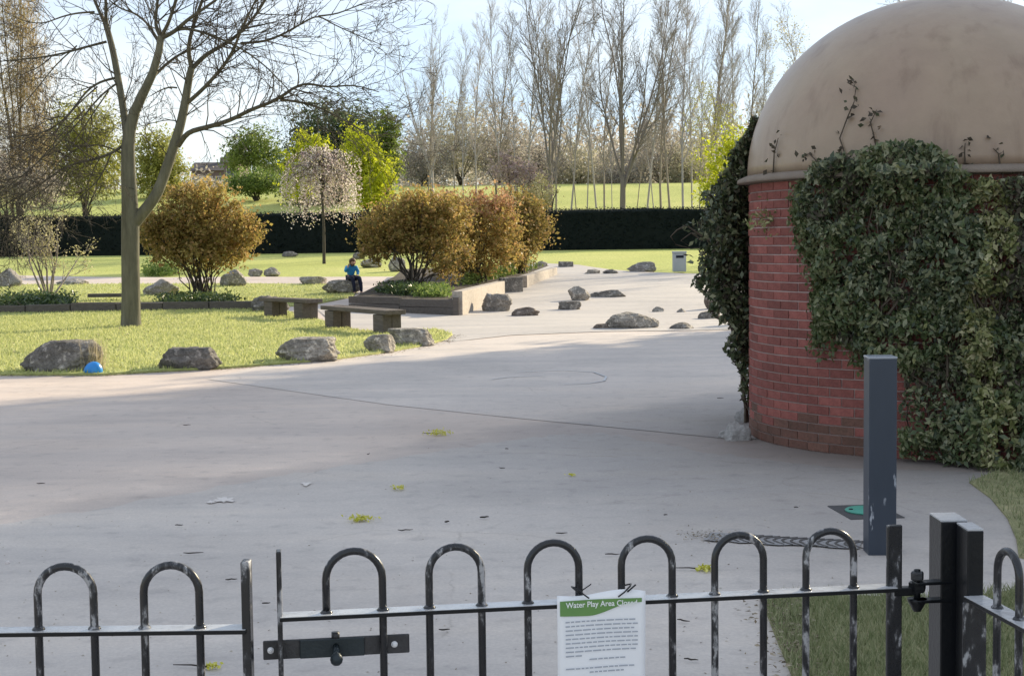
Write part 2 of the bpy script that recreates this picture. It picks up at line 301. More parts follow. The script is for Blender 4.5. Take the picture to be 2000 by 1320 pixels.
M['house_roof'] = noisy('house_roof', [(.07, .06, .06), (.11, .095, .09)], 1.2, .9)
M['house_white'] = noisy('house_white', [(.60, .55, .52), (.70, .65, .62)], 1.2, .8)
M['glass_dark'] = noisy('glass_dark', [(.03, .035, .045), (.06, .07, .08)], 2, .15, spec=.6)
M['catkin'] = leafmat('catkin', [(.50, .50, .06), (.66, .63, .12), (.74, .70, .22)], .35)
M['dry_leaf'] = leafmat('dry_leaf', [(.10, .08, .055), (.24, .19, .13), (.42, .36, .27)], .15, .8)
M['litter_dark'] = noisy('litter_dark', [(.025, .02, .018), (.06, .05, .042)], 20, .9)
M['stone_pale'] = noisy('stone_pale', [(.26, .25, .24), (.36, .345, .33)], 8, .92, .8, 25, 'object', fine=30)

# ------------------------------------------------------------------ object helpers
def tag(o, label=None, cat=None, group=None, kind=None):
    if label: o['label'] = label
    if cat: o['category'] = cat
    if group: o['group'] = group
    if kind: o['kind'] = kind
    return o
def link(o, parent=None):
    COL.objects.link(o)
    if parent: o.parent = parent
    return o
def empty(name, loc=(0, 0, 0), rz=0):
    o = bpy.data.objects.new(name, None); link(o); o.location = loc; o.rotation_euler = (0, 0, rz); o.empty_display_size = .2
    o.matrix_basis = Matrix.Translation(loc) @ Matrix.Rotation(rz, 4, 'Z')
    return o
def mesh_obj(name, me, mat, parent=None, smooth=False):
    if mat: me.materials.append(mat)
    if smooth: me.polygons.foreach_set('use_smooth', np.ones(len(me.polygons), bool))
    o = bpy.data.objects.new(name, me); link(o, parent)
    return o
def np_mesh(name, V, Fq, k=4):
    V = np.asarray(V, np.float32); Fq = np.asarray(Fq, np.int32)
    me = bpy.data.meshes.new(name); n = len(Fq)
    me.vertices.add(len(V)); me.vertices.foreach_set('co', V.ravel())
    me.loops.add(n * k); me.loops.foreach_set('vertex_index', Fq.ravel())
    me.polygons.add(n); me.polygons.foreach_set('loop_start', np.arange(0, n * k, k, dtype=np.int32))
    me.update(calc_edges=True); return me
class MB:
    def __init__(s): s.v = []; s.f = []
    def box(s, c, size, rz=0, rot=None, taper=1.0, jit=0):
        hx, hy, hz = size[0] / 2, size[1] / 2, size[2] / 2
        m = rot if rot is not None else Matrix.Rotation(rz, 3, 'Z'); n = len(s.v)
        for z in (-1, 1):
            k = taper if z > 0 else 1
            for x, y in ((-1, -1), (1, -1), (1, 1), (-1, 1)):
                p = m @ Vector((x * hx * k, y * hy * k, z * hz)) + Vector(c)
                if jit: p += Vector((random.uniform(-jit, jit), random.uniform(-jit, jit), random.uniform(-jit, jit)))
                s.v.append(tuple(p))
        s.f += [(n + 3, n + 2, n + 1, n), (n + 4, n + 5, n + 6, n + 7)] + [(n + i, n + (i + 1) % 4, n + 4 + (i + 1) % 4, n + 4 + i) for i in range(4)]
        return s
    def poly(s, pts):
        n = len(s.v); s.v += [tuple(p) for p in pts]; s.f.append(tuple(range(n, n + len(pts)))); return s
    def tube(s, pts, rad, n=8, cap=True):
        pts = [Vector(p) for p in pts]; b0 = len(s.v); K = len(pts); prev = None
        for i, p in enumerate(pts):
            t = (pts[min(i + 1, K - 1)] - pts[max(i - 1, 0)]).normalized()
            if prev is None:
                u = t.orthogonal().normalized()
            else:
                u = (prev - t * prev.dot(t)).normalized()
            prev = u; v = t.cross(u); r = rad[i] if hasattr(rad, '__len__') else rad
            for j in range(n):
                a = 2 * math.pi * j / n; s.v.append(tuple(p + (u * math.cos(a) + v * math.sin(a)) * r))
        for i in range(K - 1):
            for j in range(n):
                a = b0 + i * n + j; b = b0 + i * n + (j + 1) % n; s.f.append((a, b, b + n, a + n))
        if cap:
            s.f.append(tuple(b0 + j for j in range(n - 1, -1, -1))); s.f.append(tuple(b0 + (K - 1) * n + j for j in range(n)))
        return s
    def lathe(s, prof, c=(0, 0, 0), n=24, cap=True):
        b0 = len(s.v)
        for r, z in prof:
            for j in range(n):
                a = 2 * math.pi * j / n; s.v.append((c[0] + r * math.cos(a), c[1] + r * math.sin(a), c[2] + z))
        for i in range(len(prof) - 1):
            for j in range(n):
                a = b0 + i * n + j; b = b0 + i * n + (j + 1) % n; s.f.append((a, b, b + n, a + n))
        if cap:
            s.f.append(tuple(b0 + j for j in range(n - 1, -1, -1))); s.f.append(tuple(b0 + (len(prof) - 1) * n + j for j in range(n)))
        return s
    def build(s, name, mat, parent=None, smooth=False, bevel=0, shift=None):
        me = bpy.data.meshes.new(name)
        vs = s.v if shift is None else [(a - shift[0], b - shift[1], c - shift[2]) for a, b, c in s.v]
        me.from_pydata(vs, [], s.f); me.update()
        o = mesh_obj(name, me, mat, parent, smooth)
        if bevel:
            md = o.modifiers.new('bevel', 'BEVEL'); md.width = bevel; md.segments = 2; md.limit_method = 'ANGLE'
        return o
class Tubes:
    def __init__(s): s.V = []; s.Fc = []; s.n = 0
    def add(s, pts, rad, n=4):
        pts = np.asarray(pts, float); k = len(pts); rad = np.asarray(rad, float)
        T = np.gradient(pts, axis=0); T /= (np.linalg.norm(T, axis=1, keepdims=True) + 1e-9)
        ref = np.array([0, 0, 1.]) if abs(T[:, 2].mean()) < .85 else np.array([1., 0, 0])
        U = np.cross(T, ref); U /= (np.linalg.norm(U, axis=1, keepdims=True) + 1e-9); W = np.cross(T, U)
        a = np.arange(n) * 2 * np.pi / n
        ring = pts[:, None, :] + rad[:, None, None] * (U[:, None, :] * np.cos(a)[None, :, None] + W[:, None, :] * np.sin(a)[None, :, None])
        s.V.append(ring.reshape(-1, 3))
        i = np.arange(k - 1)[:, None] * n; j = np.arange(n)[None, :]; j2 = (j + 1) % n
        f = np.stack([i + j, i + j2, i + n + j2, i + n + j], -1).reshape(-1, 4) + s.n
        s.Fc.append(f); s.n += k * n
    def mesh(s, name):
        return np_mesh(name, np.concatenate(s.V), np.concatenate(s.Fc), 4)
def unit(v):
    return v / (np.linalg.norm(v, axis=-1, keepdims=True) + 1e-9)
def leaf_mesh(name, C, size, rng, aspect=.6, down=0.0, normal_bias=None, fold=.18, flat=False):
    C = np.asarray(C, float); n = len(C); size = np.broadcast_to(np.asarray(size, float), (n,)) * rng.uniform(.65, 1.3, n)
    d = rng.normal(size=(n, 3)); d[:, 2] -= down
    if flat: d[:, 2] *= .12
    d = unit(d)
    q = rng.normal(size=(n, 3))
    if normal_bias is not None: q = q * .6 + normal_bias
    s_ = unit(np.cross(d, q)); nn = np.cross(s_, d)
    L = size[:, None]; W = L * aspect
    V = np.stack([C - d * L * .5, C + s_ * W * .5 + nn * W * fold - d * L * .06, C + d * L * .5, C - s_ * W * .5 + nn * W * fold - d * L * .06], 1).reshape(-1, 3)
    return np_mesh(name, V, np.arange(n * 4).reshape(-1, 4), 4)
def ell_points(rng, n, c, r, shell=.55):
    d = unit(rng.normal(size=(n, 3))); k = rng.uniform(shell ** 3, 1, n) ** (1 / 3.)
    return np.asarray(c) + d * np.asarray(r) * k[:, None]
def crown_points(rng, n, blobs, clump=.35, per=26, shell=.35):
    """leaf positions gathered in small clumps through a set of ellipsoids"""
    vol = np.array([b[1][0] * b[1][1] * b[1][2] for b in blobs]) ** (2 / 3.); vol /= vol.sum(); out = []
    for b, f in zip(blobs, vol):
        m = max(3, int(n * f / per)); cc = ell_points(rng, m, b[0], b[1], shell)
        dirs = unit(cc - np.asarray(b[0])); lum = np.array([mnoise.noise(Vector(q) * 2.4 + Vector((b[0][0], 0, b[0][2]))) for q in dirs]); cc = np.asarray(b[0]) + (cc - np.asarray(b[0])) * ((1 + .46 * lum) * np.where(rng.uniform(size=m) < .16, rng.uniform(1.08, 1.34, m), 1))[:, None]
        cs = clump * rng.uniform(.4, 1.5, m)
        spray = unit(dirs * .7 + np.array([0, 0, .7]) + rng.normal(size=(m, 3)) * .35); tt = rng.uniform(-.5, 1.3, m * per)[:, None]
        p = np.repeat(cc, per, 0) + rng.normal(size=(m * per, 3)) * np.repeat(cs, per)[:, None] * .33 + np.repeat(spray * cs[:, None], per, 0) * tt * .9
        out.append(p)
    return np.concatenate(out)
def grow(T, p, d, L, r, lvl, rng, cfg, tips=None):
    """recursive bare branch: cfg = dict(max, n, ang, ratio, up, wig, sides)"""
    k = 5 if lvl == 0 else (4 if lvl < cfg['max'] else 3)
    pts = [np.array(p, float)]; dd = np.array(d, float)
    for i in range(k):
        dd = unit(dd + rng.normal(size=3) * cfg['wig'] + np.array([0, 0, cfg['up'] * (.5 if lvl == 0 else 1)]))
        pts.append(pts[-1] + dd * L / k)
    rad = np.linspace(r, r * (.22 if lvl < cfg['max'] else .35), k + 1)
    pts = np.array(pts); T.add(pts, rad, cfg['sides'][min(lvl, len(cfg['sides']) - 1)])
    if lvl >= cfg['max']:
        if tips is not None: tips.append(pts[-1])
        return
    n = cfg['n'][lvl]; st = cfg['start'][lvl]
    for i in range(n):
        t = st + (1 - st) * (i + rng.uniform(.2, .9)) / n; f = t * k; a = min(int(f), k - 1); q = pts[a] + (pts[a + 1] - pts[a]) * (f - a)
        td = unit(pts[a + 1] - pts[a]); o = unit(np.cross(td, rng.normal(size=3))); an = cfg['ang'][lvl] * rng.uniform(.7, 1.25)
        cd = td * math.cos(an) + o * math.sin(an)
        grow(T, q, cd, L * cfg['ratio'][lvl] * rng.uniform(.6, 1.15) * (1.15 - .6 * t), max(r * (1 - .75 * t) * .62, cfg['rmin']), lvl + 1, rng, cfg, tips)

def sheet(name, pts, off, mat, thick=.0, step=2.5, parent=None):
    bm = bmesh.new(); vs = [bm.verts.new((p[0], p[1], 0)) for p in pts]
    es = [bm.edges.new((vs[i], vs[(i + 1) % len(vs)])) for i in range(len(vs))]
    bmesh.ops.triangle_fill(bm, edges=es, use_beauty=True)
    xs = [p[0] for p in pts]; ys = [p[1] for p in pts]
    for ax, (a, b) in ((0, (min(xs), max(xs))), (1, (min(ys), max(ys)))):
        q = math.floor(a / step) * step + step
        while q < b:
            if ax == 1 or True:
                no = (1, 0, 0) if ax == 0 else (0, 1, 0); co = (q, 0, 0) if ax == 0 else (0, q, 0)
                bmesh.ops.bisect_plane(bm, geom=bm.verts[:] + bm.edges[:] + bm.faces[:], plane_co=co, plane_no=no, dist=1e-5)
            q += step
    for f in bm.faces:
        f.normal_update()
        if f.normal.z < 0: f.normal_flip()
    if thick:
        be = [e for e in bm.edges if e.is_boundary]
        r = bmesh.ops.extrude_edge_only(bm, edges=be); low = {v for v in r['geom'] if isinstance(v, bmesh.types.BMVert)}
    else: low = set()
    for v in bm.verts: v.co.z = h1(v.co.x, v.co.y) + off - (thick if v in low else 0)
    me = bpy.data.meshes.new(name); bm.to_mesh(me); bm.free()
    return mesh_obj(name, me, mat, parent)
def gp(*px): return [G(x, y).xy for x, y in px]
def smooth_poly(pts, it=2):
    pts = [Vector(p) for p in pts]
    for _ in range(it):
        q = []
        for i in range(len(pts)):
            a, b = pts[i], pts[(i + 1) % len(pts)]; q += [a * .75 + b * .25, a * .25 + b * .75]
        pts = q
    return pts
def blades(name, poly, n, hgt, wid, mat, rng, off=0.0, parent=None, ymax=None):
    P2 = np.array([(p[0], p[1]) for p in poly]); lo, hi = P2.min(0), P2.max(0)
    X = np.empty(0); Y = np.empty(0)
    while len(X) < n:
        x = rng.uniform(lo[0], hi[0], n * 2); y = rng.uniform(lo[1], hi[1], n * 2); k = inpoly(x, y, P2); X = np.append(X, x[k]); Y = np.append(Y, y[k])
    X, Y = X[:n], Y[:n]; Z = H(X, Y) + off; B = np.stack([X, Y, Z], 1)
    a = rng.uniform(0, 2 * np.pi, n); s_ = np.stack([np.cos(a), np.sin(a), 0 * a], 1); hh = hgt * rng.uniform(.5, 1.3, n)
    tip = B + np.stack([rng.normal(size=n) * hgt * .45, rng.normal(size=n) * hgt * .45, hh], 1); W = wid * rng.uniform(.7, 1.3, n)[:, None]
    V = np.stack([B - s_ * W, B + s_ * W, tip], 1).reshape(-1, 3)
    return mesh_obj(name, np_mesh(name, V, np.arange(n * 3).reshape(-1, 3), 3), mat, parent)
def struct(o): o['kind'] = 'structure'; return o

# ================================================================== SETTING
def terrain():
    ys = list(np.arange(-30, 100, 2.5)) + list(np.arange(100, 200, 5)) + list(np.arange(200, 900, 25)); ys = np.array(ys)
    xs = np.array(list(np.arange(-400, -60, 20)) + list(np.arange(-60, 60, 3)) + list(np.arange(60, 401, 20)))
    X, Y = np.meshgrid(xs, ys); Z = H(X, Y) - .05; V = np.stack([X, Y, Z], -1).reshape(-1, 3)
    nx, ny = len(xs), len(ys); i = (np.arange(ny - 1)[:, None] * nx + np.arange(nx - 1)[None, :]).ravel()
    o = mesh_obj('ground', np_mesh('ground', V, np.stack([i, i + 1, i + 1 + nx, i + nx], 1)), M['field'], None, True)
    return struct(o)
terrain()
LAWN_EDGE = [(-260, 735), (0, 734), (110, 734), (200, 734), (330, 726), (450, 720), (540, 713), (640, 705), (740, 692), (820, 678), (872, 664), (884, 655)]
pave_pts = [Vector((-45, -6)), Vector((40, -6)), Vector((40, 30))] + gp((1600, 540), (1400, 536), (1250, 531), (1190, 526), (1130, 517), (1040, 513), (1000, 524), (880, 532), (780, 540), (600, 541), (400, 541), (200, 541), (0, 537), (-300, 533))
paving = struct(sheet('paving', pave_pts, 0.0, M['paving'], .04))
far_pts = gp((405, 741), (760, 791), (1000, 816), (1250, 840), (1440, 859)) + [Vector((3.7, 12.9)), Vector((14, 15)), Vector((16, 30))] + gp((1400, 648), (1180, 650), (1000, 657), (880, 668), (700, 690), (520, 712))
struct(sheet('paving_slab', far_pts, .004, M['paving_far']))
def wob(px, n=8, amp=3.0, seed=1):
    g = random.Random(seed); out = []
    for (a, b), (c, d) in zip(px, px[1:]):
        for i in range(n): t = i / n; out.append((a + (c - a) * t, b + (d - b) * t + g.uniform(-amp, amp)))
    return out + [px[-1]]
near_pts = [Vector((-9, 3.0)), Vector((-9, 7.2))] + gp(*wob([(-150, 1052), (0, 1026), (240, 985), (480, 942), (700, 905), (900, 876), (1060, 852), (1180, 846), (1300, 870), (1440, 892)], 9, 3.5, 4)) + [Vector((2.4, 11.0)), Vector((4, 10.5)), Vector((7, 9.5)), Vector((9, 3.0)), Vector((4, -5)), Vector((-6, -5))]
struct(sheet('paving_slab', near_pts, .004, M['paving_near']))  # greyer sheet on the near side of the diagonal line
play_pts = gp((884, 668), (1000, 655), (1180, 648), (1400, 645)) + [Vector((15, 30.5)), Vector((30, 40))] + gp((1600, 541), (1400, 537), (1250, 532), (1190, 527), (1130, 518), (1042, 514), (1000, 526), (890, 560), (800, 600), (700, 610), (610, 598), (640, 622), (700, 648), (800, 662))
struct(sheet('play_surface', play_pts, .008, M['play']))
lawn_pts = gp(*LAWN_EDGE) + gp((850, 645), (780, 652), (700, 648), (650, 634), (612, 624), (560, 610), (500, 603), (300, 602), (100, 604), (-260, 606))
struct(sheet('lawn', lawn_pts, .035, M['grass'], .06))
mid_pts = gp((-260, 606), (100, 604), (300, 602), (500, 600), (600, 598), (690, 580), (700, 566), (690, 557), (600, 556), (480, 555), (300, 556), (100, 557), (-260, 556))
struct(sheet('lawn', mid_pts, .03, M['grass'], .06))
GN = gp((1488, 1176), (1560, 1168), (1650, 1166), (1745, 1168), (1830, 1172), (1920, 1164), (2000, 1152), (2300, 1130), (2500, 1500), (1600, 1500), (1545, 1320), (1512, 1240))
struct(sheet('grass_verge', GN, .012, M['grass_near'], .03, 1.0))
GR = gp((1893, 944), (1935, 975), (1968, 1015), (1985, 1055), (1990, 1090), (2060, 1112), (2400, 1090), (2700, 1000), (2500, 880), (2200, 860), (2000, 900))
struct(sheet('grass_verge', GR, .014, M['grass_near'], .03, 1.0))
# marks and stains on the paving
def mark(name, cx, cy, rx, ry, mat, off=.012, n=26, j=.45, seed=0):
    g = random.Random(seed); pts = []
    for i in range(n):
        a = 2 * math.pi * i / n; k = 1 + g.uniform(-j, j); pts.append((cx + rx * k * math.cos(a), cy + ry * k * math.sin(a)))
    mb = MB(); mb.poly([G(x, y) + Vector((0, 0, off)) for x, y in reversed(pts)]); o = mb.build(name, mat, paving)
    if o.data.polygons[0].normal.z < 0: o.data.flip_normals()
    return o
mark('white_paint_mark', 440, 979, 20, 4.5, M['white_mark'], seed=3)
mark('white_paint_mark', 412, 983, 9, 2.5, M['white_mark'], seed=8)
mark('white_paint_mark', 598, 948, 9, 3, M['white_mark'], seed=4)
def strip_mark(name, px, wid, mat, off=.012):
    pts = [G(x, y) for x, y in px]; mb = MB()
    L = []
    for i, p in enumerate(pts):
        t = (pts[min(i + 1, len(pts) - 1)] - pts[max(i - 1, 0)]); t.z = 0; t.normalize(); s_ = Vector((-t.y, t.x, 0)) * wid / 2
        L.append((p + s_ + Vector((0, 0, off)), p - s_ + Vector((0, 0, off))))
    for a, b in zip(L, L[1:]): mb.poly([a[0], a[1], b[1], b[0]])
    return mb.build(name, mat, paving)
strip_mark('chalk_arc', [(1010 + 0, 728), (1100, 724), (1160, 728), (1184, 737), (1180, 745), (1150, 750), (1100, 752)], .03, M['chalk_mark'])
strip_mark('chalk_arc', [(960, 742), (1000, 737), (1060, 735)], .03, M['chalk_mark'])

rngG = np.random.default_rng(3)
LP = smooth_poly(lawn_pts, 0)
tag(blades('grass', lawn_pts, 60000, .05, .010, M['blade'], rngG, .035), 'short mown grass of the sunlit front lawn', 'grass', kind='stuff')
tag(blades('grass', mid_pts, 18000, .055, .014, M['blade'], rngG, .03), 'mown grass strip between the timber beds and the far path', 'grass', kind='stuff')
tag(blades('grass', GN, 26000, .05, .0028, M['blade_near'], rngG, .012), 'patchy grass behind the gate bars near the post', 'grass', kind='stuff')
tag(blades('grass', GR, 9000, .05, .0035, M['blade_near'], rngG, .014), 'dull grass along the curved path edge by the ivy', 'grass', kind='stuff')
# brown leaf litter along the left edge of the near grass
def leaf_litter():
    rng = np.random.default_rng(5); n = 700
    a = np.array([G(1496, 1175)[:2], G(1520, 1240)[:2], G(1552, 1320)[:2], G(1600, 1420)[:2]])
    t = rng.uniform(0, 2.99, n); i = t.astype(int); f = (t - i)[:, None]; p = a[i] * (1 - f) + a[i + 1] * f + rng.normal(size=(n, 2)) * .07 + np.array([.04, 0])
    C = np.concatenate([p, np.full((n, 1), .022)], 1); C[:, 2] += rng.uniform(0, .008, n)
    me = leaf_mesh('leaf_litter', C, .026, rng, .5, 0, np.array([0, 0, 2.5]), flat=True)
    tag(mesh_obj('leaf_litter', me, M['dry_leaf']), 'dry brown leaf litter along the edge of the near grass', 'leaf litter', kind='stuff')
leaf_litter()

# ================================================================== BRICK BUILDING WITH DOME
BC = Vector((3.71, 12.86, 0)); BR = 1.63; NC = 29; CH = .0752; WALLH = NC * CH
bld = empty('domed_building', BC); tag(bld, 'small round red brick building with a weathered concrete dome', 'building')
wall = MB().lathe([(BR - .0045, -.05), (BR - .0045, WALLH)], n=96).build('wall', M['mortar'], bld, True)
NB = 46; da = 2 * math.pi / NB
bmesh_me = None
def brick_mesh():
    mb = MB(); mb.box((0, 0, 0), (.102, .2125, .0655)); me = bpy.data.meshes.new('brick'); me.from_pydata(mb.v, [], mb.f)
    bm = bmesh.new(); bm.from_mesh(me); bmesh.ops.bevel(bm, geom=bm.edges[:], offset=.003, segments=1, affect='EDGES'); bm.to_mesh(me); bm.free(); return me
bme = brick_mesh(); bme.materials.append(M['brick'])
bme2 = bme.copy(); bme2.materials.clear(); bme2.materials.append(M['brick_base'])
restV = []; restF = []; bv = np.array([v.co[:] for v in bme.vertices]); bf = [tuple(p.vertices) for p in bme.polygons]; gb = random.Random(2); nsep = 0
for k in range(NC):
    for j in range(NB):
        a = (j + .5 * (k % 2)) * da; deg = math.degrees(a) % 360
        z = (k + .5) * CH; r = BR - .051 + gb.uniform(-.0025, .0025)
        m = Matrix.Translation((r * math.cos(a), r * math.sin(a), z)) @ Matrix.Rotation(a + gb.uniform(-.012, .012), 4, 'Z') @ Matrix.Rotation(gb.uniform(-.006, .006), 4, 'X')
        if 165 < deg < 236 and nsep < 298:
            o = bpy.data.objects.new('brick', bme2 if (k < 2 or (k < 4 and gb.random() < .5)) else bme); link(o, wall); o.matrix_basis = m; nsep += 1
        else:
            n = len(restV); restV += [tuple(m @ Vector(v)) for v in bv]; restF += [tuple(n + i for i in f) for f in bf]
me = bpy.data.meshes.new('brickwork'); me.from_pydata(restV, [], restF)
tag(mesh_obj('brickwork', me, M['brick'], wall), kind='stuff')
MB().lathe([(BR - .06, 0), (BR + .10, .004), (BR + .106, .012), (BR + .10, .04), (BR + .03, .07), (BR - .06, .071)], (0, 0, WALLH + .002), 96).build('eave_ledge', M['eave'], bld, True)
prof = []
for i in range(31):
    a = math.pi / 2 * i / 30; prof.append((max((BR + .015) * math.cos(a), .004), (BR - .135) * math.sin(a)))
MB().lathe(prof, (0, 0, WALLH + .07), 128).build('dome', M['dome'], bld, True)

# ivy on the wall
AC = math.atan2(-BC.y, -BC.x)
def bpoint(a, r, z): return np.stack([BC.x + r * np.cos(a), BC.y + r * np.sin(a), z], -1)
IVY = [(1572, 352), (1590, 318), (1640, 296), (1700, 288), (1780, 284), (1830, 296), (1868, 318), (1900, 345), (1960, 348), (2300, 340), (2300, 990), (2000, 944), (1900, 932), (1800, 908), (1758, 890), (1756, 790), (1775, 745), (1752, 712), (1700, 690), (1640, 656), (1600, 626), (1588, 590), (1606, 545), (1588, 500), (1580, 450), (1560, 425), (1558, 385)]
BARE = [(1765, 742), (1830, 728), (1860, 760), (1850, 820), (1800, 850), (1762, 830)]
def ivy_noise(A, s): return np.array([mnoise.noise(Vector(p) * s) for p in A])
def ivy_main():
    rng = np.random.default_rng(11); root = empty('ivy', (BC.x + .3, BC.y - BR, 0)); base = np.array(root.location)
    tag(root, 'thick dark green ivy covering the right of the round brick wall', 'ivy')
    n = 125000
    a = AC + rng.uniform(-1.15, 1.75, n); z = rng.uniform(0.02, 2.75, n)
    surf = bpoint(a, BR, z); nb = ivy_noise(np.stack([a * 1.63, z, 0 * z], 1), 2.3); nb2 = ivy_noise(np.stack([a * 1.63, z, 0 * z + 5], 1), 7.0)
    pr = proj(surf); inside = np.ones(n, bool); bare = inpoly(pr[:, 0] + nb2 * 20, pr[:, 1] + nb * 20, BARE)
    low = np.clip((1.0 - z) / 1.0, 0, 1) * np.clip((a - AC + .05) / .5, 0, 1)
    thick = .10 + .34 * (nb + .3).clip(0, 1) + .16 * nb2 + .78 * low ** 1.3
    thick = thick * np.where(z > WALLH, np.clip(1.7 - (z - WALLH) * 1.6, .25, 1.3), 1)
    keep = inside & ~(bare & (rng.uniform(size=n) < .60)) & ((nb2 > -.22) | (rng.uniform(size=n) < .25))
    q = rng.uniform(0, 1, n) ** .45
    rad = BR + .02 + np.clip(thick, .05, 1) * q
    over = z > WALLH + .07; rad = np.where(over, np.sqrt(np.clip(BR ** 2 - (z - WALLH - .07) ** 2, 0.05, None)) + .04 + .22 * q, rad)
    prc = proj(bpoint(a, rad, z)); keep &= inpoly(prc[:, 0] + nb2 * 16, prc[:, 1] + nb * 14, IVY)
    C = bpoint(a, rad, z)[keep]; aa = a[keep]; zz = z[keep]; px = prc[keep]
    out = np.stack([np.cos(aa), np.sin(aa), 0 * aa + .5], 1)
    nb_k = nb[keep]
    pale = (np.abs(px[:, 0] - (1930 + 24 * np.sin(px[:, 1] / 60.)) - 0) < 34) & (px[:, 1] > 350) & (px[:, 1] < 920) & (rng.uniform(size=len(aa)) < .82)
    pale |= rng.uniform(size=len(aa)) < .012
    dead = (px[:, 0] > 1935) & (px[:, 1] < 620) & (rng.uniform(size=len(aa)) < .65) & ~pale
    dead |= (nb_k < -.32) & (rng.uniform(size=len(aa)) < .4) & ~pale
    grn = ~pale & ~dead
    lite = (ivy_noise(C, 3.1) + rng.normal(size=len(C)) * .2) > .16
    # loose strands hanging past the lower and left edge
    st = []
    for i in range(170):
        e = IVY[rng.integers(17, len(IVY))]; f = IVY[(IVY.index(e) + 1) % len(IVY)]; t = rng.uniform(); x = e[0] * (1 - t) + f[0] * t + rng.uniform(-4, 10); y = e[1] * (1 - t) + f[1] * t - 8
        d = ray(x, y); rr2 = BR + .05; A_ = d.x * d.x + d.y * d.y; B_ = -2 * (d.x * BC.x + d.y * BC.y); C_ = BC.x ** 2 + BC.y ** 2 - rr2 ** 2; D_ = B_ * B_ - 4 * A_ * C_
        if D_ <= 0: continue
        tr_ = (-B_ - math.sqrt(D_)) / (2 * A_); ang = math.atan2(d.y * tr_ - BC.y, d.x * tr_ - BC.x); zz0 = CAMH + d.z * tr_
        L = rng.uniform(.08, .40); m = max(3, int(L / .018)); tt = np.linspace(0, 1, m); st.append(bpoint(ang + rng.normal(size=m) * .012 - tt * rng.uniform(-.04, .08), BR + .03 + rng.uniform(0, .06, m), zz0 - tt * L * rng.uniform(.3, 1)))
    st = np.concatenate(st); o = mesh_obj('hanging_leaves', leaf_mesh('hanging_leaves', st - base, .05, rng, .6, .9), M['ivy_lite'], root); o['kind'] = 'stuff'
    for nm, k, mt, sz in (('foliage', grn & ~lite, 'ivy', .050), ('lighter_foliage', grn & lite, 'ivy_lite', .048), ('pale_foliage', pale, 'ivy_pale', .050), ('dead_foliage', dead, 'ivy_dead', .05)):
        o = mesh_obj(nm, leaf_mesh(nm, C[k] - base, sz * rng.uniform(.6, 1.5, k.sum()), rng, .46, .7, out[k]), M[mt], root); o['kind'] = 'stuff'
    T = Tubes()
    for i in range(170):
        a0 = AC + rng.uniform(-.75, 1.2); z0 = rng.uniform(0, .4) if rng.uniform() < .5 else rng.uniform(.4, 1.9); L = rng.uniform(.5, 1.5); k = 8
        t = np.linspace(0, 1, k); aa = a0 + np.cumsum(rng.normal(size=k) * .035); zz = z0 + t * L; rr = BR + .03 + .1 * np.abs(np.sin(t * 3 + i))
        p = bpoint(aa, rr, zz); pp = proj(p)
        if inpoly(pp[:, 0], pp[:, 1], IVY).mean() > .8 and zz.max() < 2.3: T.add(p - base, np.linspace(.012, .004, k), 4)
    # runners creeping up the dome
    for px0 in ([(1712, 292), (1706, 262), (1700, 240), (1712, 215)], [(1650, 300), (1640, 270), (1655, 230), (1668, 200), (1672, 170), (1660, 165)], [(1886, 330), (1884, 300), (1885, 280)], [(1955, 335), (1950, 300), (1940, 290)], [(1600, 320), (1580, 300), (1572, 305)], [(1510, 340), (1512, 300), (1520, 270)]):
        p = []
        for x, y in px0:
            d = ray(x, y); o = Vector((0, 0, CAMH)) - (BC + Vector((0, 0, WALLH + .07))); r = BR + .03
            A = d.dot(d); B = 2 * o.dot(d); Cc = o.dot(o) - r * r; D = max(B * B - 4 * A * Cc, 0); t = (-B - math.sqrt(D)) / (2 * A); p.append(Vector((0, 0, CAMH)) + d * t)
        p = np.array([v[:] for v in p]); T.add(p - base, np.linspace(.007, .003, len(p)), 4)
        C2 = np.repeat(p, 5, 0) + rng.normal(size=(len(p) * 5, 3)) * .035
        o = mesh_obj('runner_leaves', leaf_mesh('runner_leaves', C2 - base, .05, rng, .7), M['ivy_dead'], root); o['kind'] = 'stuff'
    mesh_obj('stem', T.mesh('stem'), M['ivy_stem'], root)['kind'] = 'stuff'
    # stray tuft reaching across the bare brick
    c = bpoint(AC + np.array([-.98]), BR + .06, np.array([1.88]))[0]
    C3 = c + rng.normal(size=(120, 3)) * np.array([.10, .05, .07]); o = mesh_obj('stray_leaves', leaf_mesh('stray_leaves', C3 - base, .05, rng, .4), M['ivy_pale'], root); o['kind'] = 'stuff'
ivy_main()
